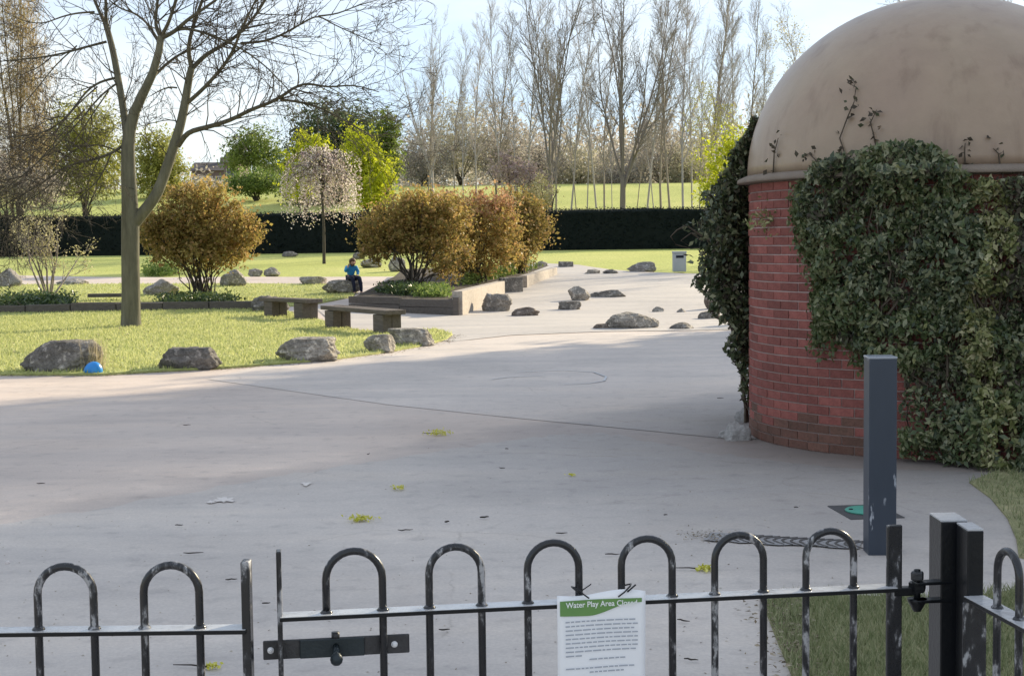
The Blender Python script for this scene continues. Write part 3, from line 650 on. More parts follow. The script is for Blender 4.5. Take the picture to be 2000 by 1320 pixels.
def ivy_side():
    rng = np.random.default_rng(12); a0 = AC - R(84); root = empty('climbing_shrub', tuple(bpoint(np.array([a0 - .35]), BR + .1, np.array([0.]))[0])); base = np.array(root.location)
    tag(root, 'dark climbing shrub bulging from the far left side of the round building', 'climber')
    n = 26000; z = rng.uniform(.25, 2.78, n); a = a0 - rng.uniform(.02, .95, n)
    zk = [.2, .35, .6, .85, 1.1, 1.35, 1.6, 1.75, 1.95, 2.2, 2.5, 2.75]; tk = [.02, .06, .10, .20, .33, .40, .44, .48, .40, .28, .12, .05]
    nb = ivy_noise(np.stack([a * 1.6, z, 0 * z], 1), 5.0); th = np.interp(z, zk, tk) * (1 + .75 * nb)
    dens = np.interp(z, [.2, .5, .8, 1.2, 2.8], [.05, .2, .6, 1, 1]); k = rng.uniform(size=n) < dens
    rad = np.where(z > WALLH + .07, np.sqrt(np.clip(BR ** 2 - (z - WALLH - .07) ** 2, .1, None)), BR) + .02 + th * rng.uniform(0, 1, n) ** .6
    C = bpoint(a, rad, z)[k]
    nd = rng.uniform(size=len(C)) < .8
    o = mesh_obj('foliage', leaf_mesh('foliage', C[nd] - base, .065, rng, .5, .5), M['ivy'], root); o['kind'] = 'stuff'
    o = mesh_obj('dead_foliage', leaf_mesh('dead_foliage', C[~nd] - base, .06, rng, .5, .5), M['ivy_dead'], root); o['kind'] = 'stuff'
    T = Tubes()
    for i in range(60):
        aa = a0 - rng.uniform(.1, .6); z0 = rng.uniform(0, 1.6); k = 7; t = np.linspace(0, 1, k); L = rng.uniform(.5, 1.0)
        T.add(bpoint(aa + np.cumsum(rng.normal(size=k) * .03), BR + .04 + np.interp(z0 + t * L, zk, tk) * .7 * rng.uniform(.3, 1), z0 + t * L) - base, np.linspace(.014, .004, k), 4)
    for px in ([(1372, 462), (1340, 440), (1322, 450), (1310, 462), (1320, 478), (1350, 486), (1375, 482)], [(1372, 470), (1350, 455), (1330, 470), (1345, 480)], [(1400, 560), (1375, 540), (1366, 530)], [(1455, 745), (1440, 715), (1428, 708)], [(1462, 800), (1450, 780), (1447, 770)]):
        T.add(np.array([P(x, y, 13.3)[:] for x, y in px]) - base, np.linspace(.009, .003, len(px)), 4)
    mesh_obj('stem', T.mesh('stem'), M['ivy_stem'], root)['kind'] = 'stuff'
ivy_side()

# ================================================================== ROCK MAKER
def rock(box, mat='rock', label='', seed=0, sunk=.18, depth=None, cat='boulder', cuts=(), name='boulder', facets=11, dk=.75, lump=.13, group=None):
    x0, x1, yt, yb = box; g = G((x0 + x1) / 2, yb); Y = g.y; k = pxm(Y); w_ = (x1 - x0) / k; h_ = (yb - yt) / k; d_ = depth or w_ * dk
    rr = random.Random(seed); bm = bmesh.new(); bmesh.ops.create_icosphere(bm, subdivisions=5 if (x1 - x0) > 55 else 4, radius=1)
    off = Vector((rr.uniform(0, 50), rr.uniform(0, 50), rr.uniform(0, 50)))
    pl = [(Vector((rr.uniform(-1, 1), rr.uniform(-1, 1), rr.uniform(-.3, 1))).normalized(), rr.uniform(.62, .86)) for _ in range(facets)] + [(Vector(n).normalized(), d) for n, d in cuts]
    for v in bm.verts:
        p = v.co.copy()
        for n, d in pl:
            e = p.dot(n) - d
            if e > 0: p -= n * e * .97
        p *= 1 + lump * mnoise.noise(p * 1.4 + off) + .055 * mnoise.noise(p * 4.2 + off) + .022 * mnoise.noise(p * 11 + off) - .07 * (1 - min(1, abs(mnoise.noise(p * 2.3 + off * 2)) * 5)) - .03 * (1 - min(1, abs(mnoise.noise(p * 5.5 + off * 3)) * 5))
        v.co = p
    xs = [v.co.x for v in bm.verts]; ys = [v.co.y for v in bm.verts]; zs = [v.co.z for v in bm.verts]
    ax, bx, ay, by, az, bz = min(xs), max(xs), min(ys), max(ys), min(zs), max(zs)
    full = h_ / (1 - sunk)
    for v in bm.verts:
        v.co = Vector(((v.co.x - ax) / (bx - ax) * w_ - w_ / 2, (v.co.y - ay) / (by - ay) * d_ - d_ / 2, (v.co.z - az) / (bz - az) * full - full * sunk))
    me = bpy.data.meshes.new(name); bm.to_mesh(me); bm.free()
    o = mesh_obj(name, me, M[mat], None, True); o.location = (g.x, g.y + d_ * .42, h1(g.x, g.y + d_ * .42))
    tag(o, label, cat, group); return o
FL = 'boulders along the front lawn edge'; PL = 'rocks scattered over the play surface'; BL = 'rocks on the grass beyond the timber beds'
rock((33, 192, 666, 730), 'rock_dark', 'largest dark boulder at the lawn edge, beside the dry grass clump', 1, .2, cuts=[((-.75, 0, .6), .55), ((0, 0, 1), .62), ((0, -1, .15), .6)], dk=.6, group=FL)
rock((303, 428, 679, 724), 'rock_dark', 'flat-topped trapezoid boulder at the lawn edge, second from the left', 2, .2, cuts=[((0, 0, 1), .45), ((-.95, 0, .3), .62), ((1, 0, .25), .7), ((0, -1, .2), .6)], dk=.6, group=FL)
rock((532, 661, 660, 708), 'rock', 'rounded boulder with a bright sunlit flat right face at the lawn edge', 3, .12, cuts=[((.97, -.2, .1), .58), ((0, 0, 1), .58), ((0, -1, .1), .62)], dk=.62, group=FL)
rock((709, 771, 653, 690), 'rock', 'smallest boulder at the lawn edge, in front of the nearer bench', 4, .15, cuts=[((.95, -.25, .15), .45), ((0, 0, 1), .62), ((0, -1, .1), .6)], dk=.7, group=FL)
rock((756, 848, 641, 677), 'rock', 'rounded boulder at the right tip of the front lawn', 5, .2, cuts=[((0, 0, 1), .6), ((.95, -.2, .2), .62), ((0, -1, .1), .65)], dk=.6, group=FL)
rock((486, 562, 578, 611), 'rock_dark', 'dark low boulder at the end of the timber bed beside the farther bench', 6, .2, dk=.9, group=BL)
rock((-14, 40, 525, 562), 'rock_pale', 'pale rounded boulder cut by the left edge of the picture', 7, .15, cuts=[((.8, 0, .5), .7)], group=BL)
rock((106, 166, 544, 558), 'rock_pale', 'low flat grey rock by the path near the pale leafless shrub', 8, .3, group=BL)
rock((274, 346, 546, 578), 'rock_pale', 'pale low rock just right of the big bare trunk', 9, .25, group=BL)
rock((427, 479, 527, 561), 'rock', 'pointed grey boulder right of the left amber shrub', 10, .15, cuts=[((-.7, 0, .7), .6), ((.8, 0, .5), .72)], group=BL)
rock((482, 512, 525, 539), 'rock_pale', 'small pale rock on the far lawn, left one of a close pair', 11, .25, group=BL)
rock((514, 546, 522, 538), 'rock', 'small grey rock on the far lawn, right one of a close pair', 12, .25, group=BL)
rock((582, 636, 541, 557), 'rock', 'low grey rock beside the path left of the seated person', 13, .25, cuts=[((0, 0, 1), .5)], group=BL)
ROCKP = rock((625, 706, 547, 575), 'rock', 'broad low boulder that the person in blue sits on', 14, .15, cuts=[((0, 0, 1), .55)], dk=.8, group=BL)
rock((702, 745, 505, 521), 'rock_pale', 'pale rock on the far lawn right of the person', 15, .25, group=BL)
rock((548, 582, 491, 500), 'rock_dark', 'tiny dark rock in front of the hedge left of the blossom tree', 16, .3, group=BL)
rock((688, 712, 493, 504), 'rock_dark', 'tiny dark rock in front of the hedge right of the blossom tree', 17, .3, group=BL)
rock((757, 792, 500, 528), 'rock_pale', 'pale rock half hidden behind the nearest amber shrub', 18, .2, group=BL)
rock((940, 1001, 573, 609), 'rock', 'rounded grey boulder beside the pale bed wall on the play surface', 19, .15, dk=.8, group=PL)
rock((998, 1055, 600, 618), 'rock_brown', 'low brownish rock touching the right side of a rounded boulder', 20, .25, dk=.8, group=PL)
rock((1110, 1154, 559, 588), 'rock', 'egg-shaped leaning boulder in the middle of the play surface', 21, .12, cuts=[((-.8, -.3, 0), .75), ((.7, 0, .6), .62)], dk=.8, group=PL)
rock((1152, 1224, 567, 581), 'rock_dark', 'long flat dark rock right of the egg-shaped boulder', 22, .35, dk=.5, group=PL)
rock((1090, 1136, 589, 606), 'rock_dark', 'flat-topped slab rock in front of the egg-shaped boulder', 23, .15, cuts=[((0, 0, 1), .4), ((1, 0, 0), .7), ((-1, 0, 0), .7), ((0, -1, 0), .6)], dk=.5, group=PL)
rock((1184, 1291, 610, 642), 'rock', 'largest mottled boulder on the play surface, sloping to the right', 24, .25, cuts=[((.6, 0, .8), .6)], dk=.6, group=PL)
rock((1158, 1192, 632, 642), 'rock_brown', 'small low rock at the left foot of the largest play boulder', 25, .3, group=PL)
rock((1309, 1358, 630, 643), 'rock_dark', 'low dark rock right of the largest play boulder', 26, .3, group=PL)
rock((1274, 1298, 599, 610), 'rock', 'small rock behind the largest play boulder, left of two', 27, .35, group=PL)
rock((1322, 1341, 602, 611), 'rock', 'tiny rock behind the largest play boulder, right of two', 28, .35, group=PL)
rock((1364, 1410, 606, 623), 'rock_dark', 'dark flat rock half behind the climbing shrub', 29, .3, group=PL)
rock((1376, 1412, 568, 604), 'rock_brown', 'upright brownish boulder behind the leaves of the climbing shrub', 30, .2, group=PL)
rock((1142, 1173, 526, 535), 'rock', 'small far rock at the back of the play surface, left of a pair', 31, .3, group=PL)
rock((1177, 1208, 526, 535), 'rock_dark', 'small dark far rock at the back of the play surface, right of a pair', 32, .3, group=PL)
rock((1225, 1284, 512, 531), 'rock_pale', 'pale mound-like rock on the back edge of the play surface', 33, .25, group=PL)
rock((1044, 1070, 510, 520), 'rock', 'small far rock beside the hedge end of the amber shrubs', 34, .3, group=PL)
# stones at the left foot of the building
for i, (b, lb) in enumerate((((1416, 1472, 824, 861), 'largest broken concrete lump at the left foot of the brick wall'), ((1436, 1470, 796, 826), 'upper broken concrete lump against the left of the brick wall'), ((1404, 1432, 838, 856), 'smallest broken concrete lump farthest from the brick wall'))):
    o = rock(b, 'stone_pale', lb, 60 + i, .3, cat='rubble', name='concrete_lump', facets=10, dk=.9, lump=.25, group='rubble at the foot of the building')

# squared stone blocks on the play surface
def block(box, label, mat='timber', dep=.5):
    x0, x1, yt, yb = box; g = G((x0 + x1) / 2, yb); k = pxm(g.y); w_ = (x1 - x0) / k; h_ = (yb - yt) / k
    mb = MB(); mb.box((0, 0, h_ / 2 - .02), (w_, dep, h_ + .04), jit=.012); o = mb.build('stone_block', M[mat], None, False, .03); o.location = (g.x, g.y + dep / 2, g.z); o.rotation_euler = (0, 0, .12)
    tag(o, label, 'block', 'squared blocks on the play surface'); return o
block((976, 1021, 542, 571), 'large squared grey block standing at the pale bed wall', 'rock_dark')
block((1092, 1119, 511, 522), 'small squared dark block far back on the play surface', 'rock_dark', .4)

# ================================================================== BENCHES AND TIMBER BEDS
def bench(pl, pr, label, legw=.42, seat_h=.43, over=.16, legs=None):
    a = G(*pl); b = G(*pr); a.z = b.z = 0; d = (b - a); L = d.length; rz = math.atan2(d.y, d.x); c = (a + b) / 2
    root = empty('timber_bench', (c.x, c.y, h1(c.x, c.y) + .03), rz); tag(root, label, 'bench', 'timber benches by the lawn')
    for k in (-1, 0, 1):
        MB().box((0, k * .142, seat_h - .04), (L + over * 2, .138, .082), jit=.006).build('plank', M['bench'], root, False, .008)
    for s in (-1, 1):
        leg = empty('leg'); leg.parent = root; leg.matrix_basis = Matrix.Translation((s * (L / 2 - .2), 0, 0))
        for k in (-1, 1):
            MB().box((0, k * .1, seat_h / 2 - .06), (.38, .192, seat_h - .05), jit=.006).build('timber_block', M['bench'], leg, False, .01)
    return root
bench((652, 642), (766, 654), 'nearer wooden slab bench at the tip of the front lawn')
bench((530, 619), (607, 627), 'farther wooden slab bench by the dark boulder behind the lawn')
def small_bench():
    c = G(690, 491); root = empty('park_bench', c); tag(root, 'tiny pale bench standing before the hedge right of the blossom tree', 'bench')
    MB().box((0, 0, .42), (1.3, .4, .06)).build('seat', M['rock_pale'], root)
    for s in (-1, 1): MB().box((s * .5, 0, .19), (.1, .36, .42)).build('leg', M['bench'], root)
small_bench()

def planter():
    A = G(684, 605); B = G(889, 617); root = empty('raised_bed', B); tag(root, 'raised planting bed with weathered timber front and pale side wall', 'raised bed')
    rel = lambda p: Vector(p) - B
    d = (A - B); d.z = 0; L = d.length; rz = math.atan2(-d.y, -d.x); n = Vector((0, 0, 0))
    for row in range(2):
        for seg in range(2):
            t = (seg + .5) / 2; c = B + d * t; z = .085 + row * .178
            MB().box(rel((c.x, c.y, h1(c.x, c.y) + z)), (L / 2 - .012, .12, .172), rz, jit=.007).build('timber', M['timber'], root, False, .01)
    c = B.copy(); MB().box((0.02, .05, .2), (.14, .2, .44)).build('corner_post', M['timber'], root, False, .008)
    # pale wall running away from the corner
    pts = [(B.x + .05, B.y + .1, .56)]
    for (x, yb, yt) in ((978, 574, 549),):
        g = G(x, yb); pts.append((g.x, g.y, (yb - yt) / pxm(g.y)))
    g1 = G(1022, 562); g2 = G(1082, 536)
    for nm, (p, q) in (('wall', (pts[0], pts[1])), ('wall', ((g1.x, g1.y, .36), (g2.x, g2.y, .25)))):
        P0 = Vector((p[0], p[1], h1(p[0], p[1]))); P1 = Vector((q[0], q[1], h1(q[0], q[1]))); dd = (P1 - P0); s_ = Vector((dd.y, -dd.x, 0)).normalized() * .12
        mb = MB(); vv = []
        for base, hh in ((P0, p[2]), (P1, q[2])):
            for sg in (-1, 1):
                vv += [base + s_ * sg - Vector((0, 0, .1)), base + s_ * sg + Vector((0, 0, hh))]
        mb.v = [tuple(rel(v)) for v in vv]; mb.f = [(0, 1, 5, 4), (2, 6, 7, 3), (0, 2, 3, 1), (4, 5, 7, 6), (1, 3, 7, 5), (0, 4, 6, 2)]
        mb.build(nm, M['timber_pale'], root, False, .01)
    # soil
    far = G(1078, 533); lf = G(770, 556); sp = [A + Vector((0, .1, 0)), B + Vector((0, .1, 0)), Vector((pts[1][0] - .1, pts[1][1], 0)), Vector((far.x - .1, far.y, 0)), Vector((lf.x, lf.y + 4, 0)), Vector((lf.x, lf.y, 0))]
    mb = MB(); mb.poly([rel((p.x, p.y, h1(p.x, p.y) + .26)) for p in sp]); mb.build('soil', M['soil'], root)
    return sp
BED = planter()
def left_bed():
    A = G(-120, 613); B = G(502, 606); root = empty('timber_edging', B); tag(root, 'low weathered timber edging of the left planting bed', 'edging'); d = A - B; d.z = 0; n = 7
    for i in range(n):
        p = B + d * ((i + .5) / n); L = d.length / n - .02
        MB().box(Vector((p.x, p.y, h1(p.x, p.y) + .09 + random.uniform(-.012, .012))) - B, (L, .16, .26), math.atan2(-d.y, -d.x) + random.uniform(-.006, .006), jit=.012).build('timber', M['timber'], root, False, .015)
    o = sheet('soil', [A.xy, B.xy, (B.x, B.y + 3.0), (A.x, A.y + 3.0)], .07, M['soil']); o.parent = root; o.matrix_basis = Matrix.Translation(-B)
    c = G(212, 588); MB().box(c - B + Vector((0, 0, .16)), (1.1, .25, .1), -.02).build('raised_plank', M['timber'], root, False, .01)
left_bed()

# ================================================================== PLANTS
def mixed_leaves(nm, C, size, rng, aspect, down):
    return leaf_mesh(nm, C, size * np.where(rng.uniform(size=len(C)) < .25, 1.5, .82), rng, aspect, down)
def leafy(name, label, cat, base, blobs, n, size, mat, seed, group=None, trunk=None, clump=.35, per=24, aspect=.6, shell=.3, down=0, parts=None, barkm='bark_dark', nm='crown'):
    rng = np.random.default_rng(seed); root = empty(name, base); b = np.array(base); tag(root, label, cat, group)
    C = crown_points(rng, n, [(np.array(c) - b, r) for c, r in blobs], clump, per, shell)
    if parts:
        sel = parts(C + b, rng)
        for i, (mt, nm2) in enumerate(((mat, nm), sel[0])):
            k = sel[1] == i
            if k.sum(): mesh_obj(nm2, mixed_leaves(nm2, C[k], size, rng, aspect, down), M[mt], root)['kind'] = 'stuff'
    else:
        mesh_obj(nm, mixed_leaves(nm, C, size, rng, aspect, down), M[mat], root)['kind'] = 'stuff'
    if trunk:
        T = Tubes()
        for i in range(trunk['n']):
            tgt = C[rng.integers(len(C))]; st = np.array([rng.normal() * trunk.get('spread', .02), rng.normal() * trunk.get('spread', .02), -.1])
            mid = st * .5 + tgt * .5; mid[:2] *= trunk.get('bow', .6); mid[2] *= 1.05; t = np.linspace(0, 1, 7)[:, None]
            p = (1 - t) ** 2 * st + 2 * t * (1 - t) * mid + t * t * tgt
            p[1:-1] += rng.normal(size=(5, 3)) * trunk.get('wig', .03)
            T.add(p, np.linspace(trunk['r'], trunk['r'] * .25, 7), 5)
        mesh_obj(trunk.get('name', 'stem'), T.mesh('stem'), M[barkm], root, True)['kind'] = 'stuff'
    return root
def top_split(zt, mat2, nm2, soft=.25):
    def f(C, rng): return ((mat2, nm2), ((C[:, 2] + rng.normal(size=len(C)) * soft) > zt).astype(int))
    return f
def pv(px, py, Y): return tuple(P(px, py, Y))
def blob(px, py, Y, rx, rz, ry=None, dy=0): k = pxm(Y); return (pv(px, py, Y + dy), (rx / k, (ry or rx) / k, rz / k))
def blobS(px, py, Y, rx, rz): return blob(px, py + 10 + .03 * max(0, 450 - py), Y, rx * .95, rz * .80)
# amber shrubs in the raised bed
b1 = G(806, 592); Y1 = b1.y + 1.6; b1 = Vector((P(806, 575, Y1).x, Y1, h1(0, Y1) + .24))
leafy('amber_shrub', 'nearest amber shrub in the raised bed, spreading from bare arching stems', 'shrub', b1,
      [blobS(745, 440, Y1, 48, 50), blobS(800, 405, Y1, 60, 46), blobS(850, 440, Y1, 62, 60), blobS(790, 458, Y1, 64, 34), blobS(875, 500, Y1, 50, 40), blobS(735, 470, Y1, 34, 34), blobS(830, 395, Y1, 60, 34), blobS(870, 420, Y1, 50, 50)], 20000, .085, 'olive', 21, 'amber shrubs', dict(n=26, r=.03, spread=.12, bow=.45, wig=.05), .22, 22, parts=top_split(P(0, 430, Y1).z, 'amber', 'upper_leaves', .5))
Y2 = Y1 + 3.2
leafy('amber_shrub', 'middle orange-topped shrub in the raised bed', 'shrub', (P(930, 560, Y2).x, Y2, h1(0, Y2) + .24),
      [blobS(900, 405, Y2, 62, 48), blobS(952, 400, Y2, 50, 46), blobS(930, 460, Y2, 62, 52), blobS(940, 505, Y2, 50, 32), blobS(890, 500, Y2, 46, 36), blobS(975, 430, Y2, 44, 60), blobS(860, 400, Y2, 50, 40), blobS(895, 450, Y2, 60, 60), blobS(985, 470, Y2, 40, 44)], 20000, .085, 'amber', 22, 'amber shrubs', dict(n=20, r=.03, spread=.15, bow=.4, wig=.05), .22, 22, parts=top_split(P(0, 420, Y2).z, 'amber_top', 'upper_leaves', .3))
Y3 = Y1 + 8
leafy('amber_shrub', 'farthest brownish olive shrub at the right end of the raised bed', 'shrub', (P(1015, 535, Y3).x, Y3, h1(0, Y3) + .2),
      [blobS(1005, 415, Y3, 42, 44), blobS(1035, 430, Y3, 40, 34), blobS(1010, 470, Y3, 40, 42), blobS(1000, 505, Y3, 40, 22), blobS(1030, 400, Y3, 34, 30), blobS(980, 460, Y3, 36, 50), blobS(1000, 390, Y3, 44, 30), blobS(1045, 450, Y3, 34, 40)], 13000, .09, 'olive', 23, 'amber shrubs', dict(n=16, r=.03, spread=.15, bow=.4, wig=.05), .25, 20)
Y4 = G(392, 588).y; b4 = G(392, 588)
leafy('amber_shrub', 'rounded amber shrub on many bare stems left of centre, beside the big trunk', 'shrub', b4,
      [blobS(365, 420, Y4, 66, 62), blobS(420, 430, Y4, 68, 66), blobS(385, 375, Y4, 56, 30), blobS(330, 455, Y4, 50, 46), blobS(455, 460, Y4, 48, 42), blobS(390, 490, Y4, 84, 34), blobS(300, 430, Y4, 26, 40), blobS(480, 440, Y4, 26, 40)], 23000, .09, 'olive', 24, 'amber shrubs', dict(n=34, r=.026, spread=.16, bow=.4, wig=.05), .22, 22,
      parts=lambda C, rng: (('amber', 'sun_tinted_leaves'), ((proj(C)[:, 0] + rng.normal(size=len(C)) * 26 + (430 - proj(C)[:, 1]) * .45) > 392).astype(int)))  # sunlit upper right side coloured in with the brighter leaf tone
# pale leafless shrub at far left
def pale_shrub():
    rng = np.random.default_rng(31); b = G(96, 586); root = empty('bare_shrub', b); tag(root, 'pale many-stemmed shrub with few young leaves at the left', 'shrub'); T = Tubes(); tips = []
    cfg = dict(max=3, n=[5, 4, 3], start=[.3, .25, .2], ang=[.55, .6, .6], ratio=[.55, .55, .5], up=.06, wig=.12, sides=[6, 5, 4, 3], rmin=.006)
    for dx, L in ((-.75, 2.0), (-.45, 2.0), (-.1, 2.1), (.05, 2.2), (.3, 2.0), (.6, 1.7), (.1, 1.6)):
        grow(T, (dx * .08, 0, 0), unit(np.array([dx * .7, rng.normal() * .3, 1.])), L, .035, 0, rng, cfg, tips)
    mesh_obj('stem', T.mesh('stem'), M['straw'] if False else M['birch'], root)
    tips = np.array(tips); k = rng.integers(len(tips), size=1400); C = tips[k] + rng.normal(size=(1400, 3)) * .09
    mesh_obj('young_leaves', leaf_mesh('young_leaves', C, .07, rng, .6), M['shrub_pale'], root)['kind'] = 'stuff'
pale_shrub()
def cover(name, label, pxs, n, size, mat, seed, hgt=.3, zoff=.1, group=None, cat='plant'):
    rng = np.random.default_rng(seed); pts = [G(x, y) for x, y in pxs]; c = sum(pts, Vector()) / len(pts); root = empty(name, c); tag(root, label, cat, group)
    A = np.array([p[:] for p in pts]); k = rng.dirichlet(np.ones(len(A)) * .45, n // 9); cc = k @ A; cc = np.repeat(cc, 9, 0)
    m = len(cc); hh = np.repeat(rng.uniform(.3, 1, m // 9), 9) * hgt
    C = cc + rng.normal(size=(m, 3)) * np.array([.09, .09, 0]); C[:, 2] = H(C[:, 0], C[:, 1]) + zoff + rng.uniform(0, 1, m) * hh
    mesh_obj('foliage', leaf_mesh('foliage', C - np.array(c), size, rng, .5, 0, np.array([0, 0, .6])), M[mat], root)['kind'] = 'stuff'; return root
cover('ground_cover', 'dark low evergreen ground cover in the left bed under the pale shrub', [(-40, 612), (-40, 585), (60, 590), (60, 611), (165, 610), (165, 588), (110, 612)], 4200, .11, 'cover', 41, .34, .08)
cover('ground_cover', 'low dark plants at the foot of the left amber shrub', [(300, 604), (300, 588), (380, 600), (440, 600), (480, 596), (460, 586), (350, 590)], 3000, .10, 'cover', 42, .24, .1)
cover('ground_cover', 'sunny yellow-green low plants beyond the path behind the left amber shrub', [(285, 540), (285, 532), (340, 538), (350, 532)], 1500, .12, 'cover_bright', 43, .55, 0)
cover('ground_cover', 'lush green plants in the front corner of the raised bed', [(800, 600), (830, 604), (880, 604), (885, 588), (850, 584), (790, 590), (870, 600)], 3400, .09, 'cover_bright', 44, .34, .24)
cover('ground_cover', 'dark green plants around the stems of the nearest amber shrub', [(735, 592), (790, 600), (820, 598), (760, 586), (800, 588)], 2600, .09, 'cover', 45, .36, .24)
cover('ground_cover', 'grey-green low plants along the pale wall of the raised bed', [(890, 582), (960, 562), (1000, 552), (1060, 536), (960, 552), (900, 566)], 3800, .10, 'green', 46, .4, .24)
def grass_clump():
    rng = np.random.default_rng(51); b = G(183, 727); root = empty('dry_grass_clump', b); tag(root, 'pale dry grass clump against the largest dark boulder', 'grass clump'); n = 420
    a = rng.uniform(0, 6.28, n); l = rng.uniform(.25, .52, n); sp = rng.uniform(0, .24, n); B0 = np.stack([rng.normal(size=n) * .06, rng.normal(size=n) * .05, 0 * a], 1); tip = B0 + np.stack([np.cos(a) * sp + .03, np.sin(a) * sp, l], 1); s_ = np.stack([-np.sin(a), np.cos(a), 0 * a], 1) * .004
    V = np.stack([B0 - s_, B0 + s_, tip], 1).reshape(-1, 3); mesh_obj('blades', np_mesh('blades', V, np.arange(n * 3).reshape(-1, 3), 3), M['straw'], root)['kind'] = 'stuff'
grass_clump()

# ------------------------------------------------------------------ the big bare tree
def big_tree():
    rng = np.random.default_rng(61); b = G(257, 641); YT = b.y + .1; root = empty('bare_tree', (b.x, YT, b.z)); base = np.array(root.location); tag(root, 'large bare forked tree with mossy trunk on the front lawn', 'tree')
    k = pxm(YT); Tt = Tubes(); Tb = Tubes(); Tw = Tubes()
    def path(px, dys, w0, w1, T, n):
        m = len(px); dy = np.linspace(0, dys, m) if not hasattr(dys, '__len__') else np.interp(np.linspace(0, 1, m), np.linspace(0, 1, len(dys)), dys)
        p = np.array([P(x, y, YT + d)[:] for (x, y), d in zip(px, dy)])
        t = np.linspace(0, 1, m); tt = np.linspace(0, 1, (m - 1) * 3 + 1); q = np.stack([np.interp(tt, t, p[:, i]) for i in range(3)], 1)
        for _ in range(2): q[1:-1] = (q[:-2] + 2 * q[1:-1] + q[2:]) / 4
        rad = np.linspace(w0, w1, len(q)) / 2 / k * .86
        T.add(q - base, rad, n); return q, rad
    q = np.array([P(x, y, YT + d)[:] for x, y, d in [(257, 652, 0), (257, 642, 0), (256, 634, 0), (256, 615, 0), (256, 570, 0), (255, 500, 0), (255, 440, 0), (254, 400, 0), (251, 340, 0), (250, 290, 0), (253, 255, 0), (263, 218, -.05), (280, 182, -.1), (299, 142, -.2), (310, 102, -.25), (315, 70, -.3)]])
    wd = np.array([60, 51, 43, 40, 38, 37, 37, 34, 30, 28, 26, 22, 19, 17, 15, 13]) / 2 / k * .93
    ang = np.arange(18) * 2 * np.pi / 18; Tt.add(q - base, wd, 18)
    V0 = Tt.V[0].reshape(len(q), 18, 3); cen = (q - base)[:, None, :]; V0[:] = cen + (V0 - cen) * (1 + .05 * np.sin(ang * 3 + 1)[None, :, None] + .035 * np.sin(ang * 7 + np.arange(len(q))[:, None] * .35)[:, :, None])
    limbs = []
    def L(px, dys, w0, w1, n=8, tw=1.0): limbs.append(path(px, dys, w0, w1, Tt if w0 > 16 else Tb, n) + (tw,))
    L([(262, 436), (282, 412), (308, 380), (332, 310), (352, 248), (362, 200), (368, 160), (374, 132)], [0, -.3], 29, 15, 10, .4)
    L([(374, 132), (366, 95), (380, 40), (400, -10), (410, -60)], [-.3, -.6], 11, 5)
    L([(374, 136), (402, 106), (450, 82), (490, 45), (525, -10), (550, -60)], [-.3, .4], 11, 4)
    L([(362, 205), (400, 172), (440, 126), (458, 95), (470, 60), (500, 0)], [-.2, -1.2], 10, 4)
    L([(348, 285), (366, 258), (400, 250), (450, 236), (490, 214), (540, 197), (572, 172), (600, 162), (640, 172), (690, 165), (740, 180)], [-.2, -1.0, -1.6], 13, 2)
    L([(548, 195), (590, 200), (630, 212), (680, 240), (720, 262), (748, 288)], [-1, -1.5], 6, 1.5)
    cl = (q[10:], wd[10:], .5); limbs.append(cl)
    L([(315, 75), (302, 50), (308, 0), (316, -60)], [-.3, -.2], 9, 5)
    L([(316, 70), (330, 45), (344, 0), (356, -50)], [-.3, -.7], 9, 5)
    L([(318, 74), (342, 62), (365, 40), (400, 16), (430, -5), (470, -40)], [-.3, -1.0], 11, 4)
    L([(338, 62), (360, 55), (400, 64), (440, 80), (475, 97), (520, 130), (556, 168), (600, 215)], [-.4, -1.3], 7, 1.5)
    L([(300, 150), (322, 128), (350, 106), (385, 94), (410, 70)], [-.2, .8], 8, 3)
    L([(312, 85), (295, 55), (270, 28), (235, 18), (215, 2)], [-.2, .6], 6, 3)
    L([(470, 85), (520, 82), (560, 64), (600, 40), (622, 30), (650, 48), (700, 70), (745, 88)], [-.3, -1.2], 6, 1.5)
    L([(622, 32), (660, 28), (700, 10), (760, -5)], [-1, -1.2], 4, 1.5)
    L([(252, 300), (247, 262), (244, 235), (238, 195), (230, 150), (221, 100), (212, 66), (206, 45)], [0, .4], 18, 13, 10, .5)
    L([(206, 48), (192, 20), (176, -20), (165, -70)], [.4, .6], 8, 4)
    L([(207, 50), (207, 10), (204, -50)], [.4, .2], 9, 5)
    L([(208, 82), (165, 93), (120, 106), (70, 114), (20, 118), (-30, 124)], [.3, -.6], 6, 2)
    L([(184, 24), (150, 26), (120, 33), (84, 48), (45, 42), (5, 22)], [.4, 1.2], 5, 1.5)
    L([(224, 153), (195, 160), (168, 178), (140, 218), (110, 248), (70, 264), (10, 268)], [.3, -.8], 6, 2)
    L([(226, 165), (205, 180), (185, 200), (160, 232), (120, 275), (60, 330), (0, 378)], [.3, -1.4], 5, 1.5)
    L([(240, 285), (218, 300), (185, 312), (150, 318), (118, 332), (80, 360), (30, 388), (-20, 420)], [0, -1.2], 7, 2)
    L([(216, 302), (205, 330), (190, 355), (165, 378), (130, 410), (105, 416)], [-.2, -.8], 4, 1.3)
    L([(238, 300), (200, 282), (160, 285), (120, 290), (80, 310)], [0, .8], 4, 1.3)
    L([(190, 170), (150, 205), (110, 255), (55, 312), (-20, 352)], [.2, -1.6], 4, 1.3)
    L([(165, 215), (120, 262), (75, 318), (30, 356), (-20, 378)], [0, -1.9], 3.5, 1.2)
    L([(212, 178), (180, 225), (140, 285), (100, 340), (40, 405)], [.2, -1.2], 3.5, 1.2)
    L([(150, 90), (105, 130), (60, 190), (20, 230), (-20, 250)], [.2, 1.2], 3.5, 1.2)
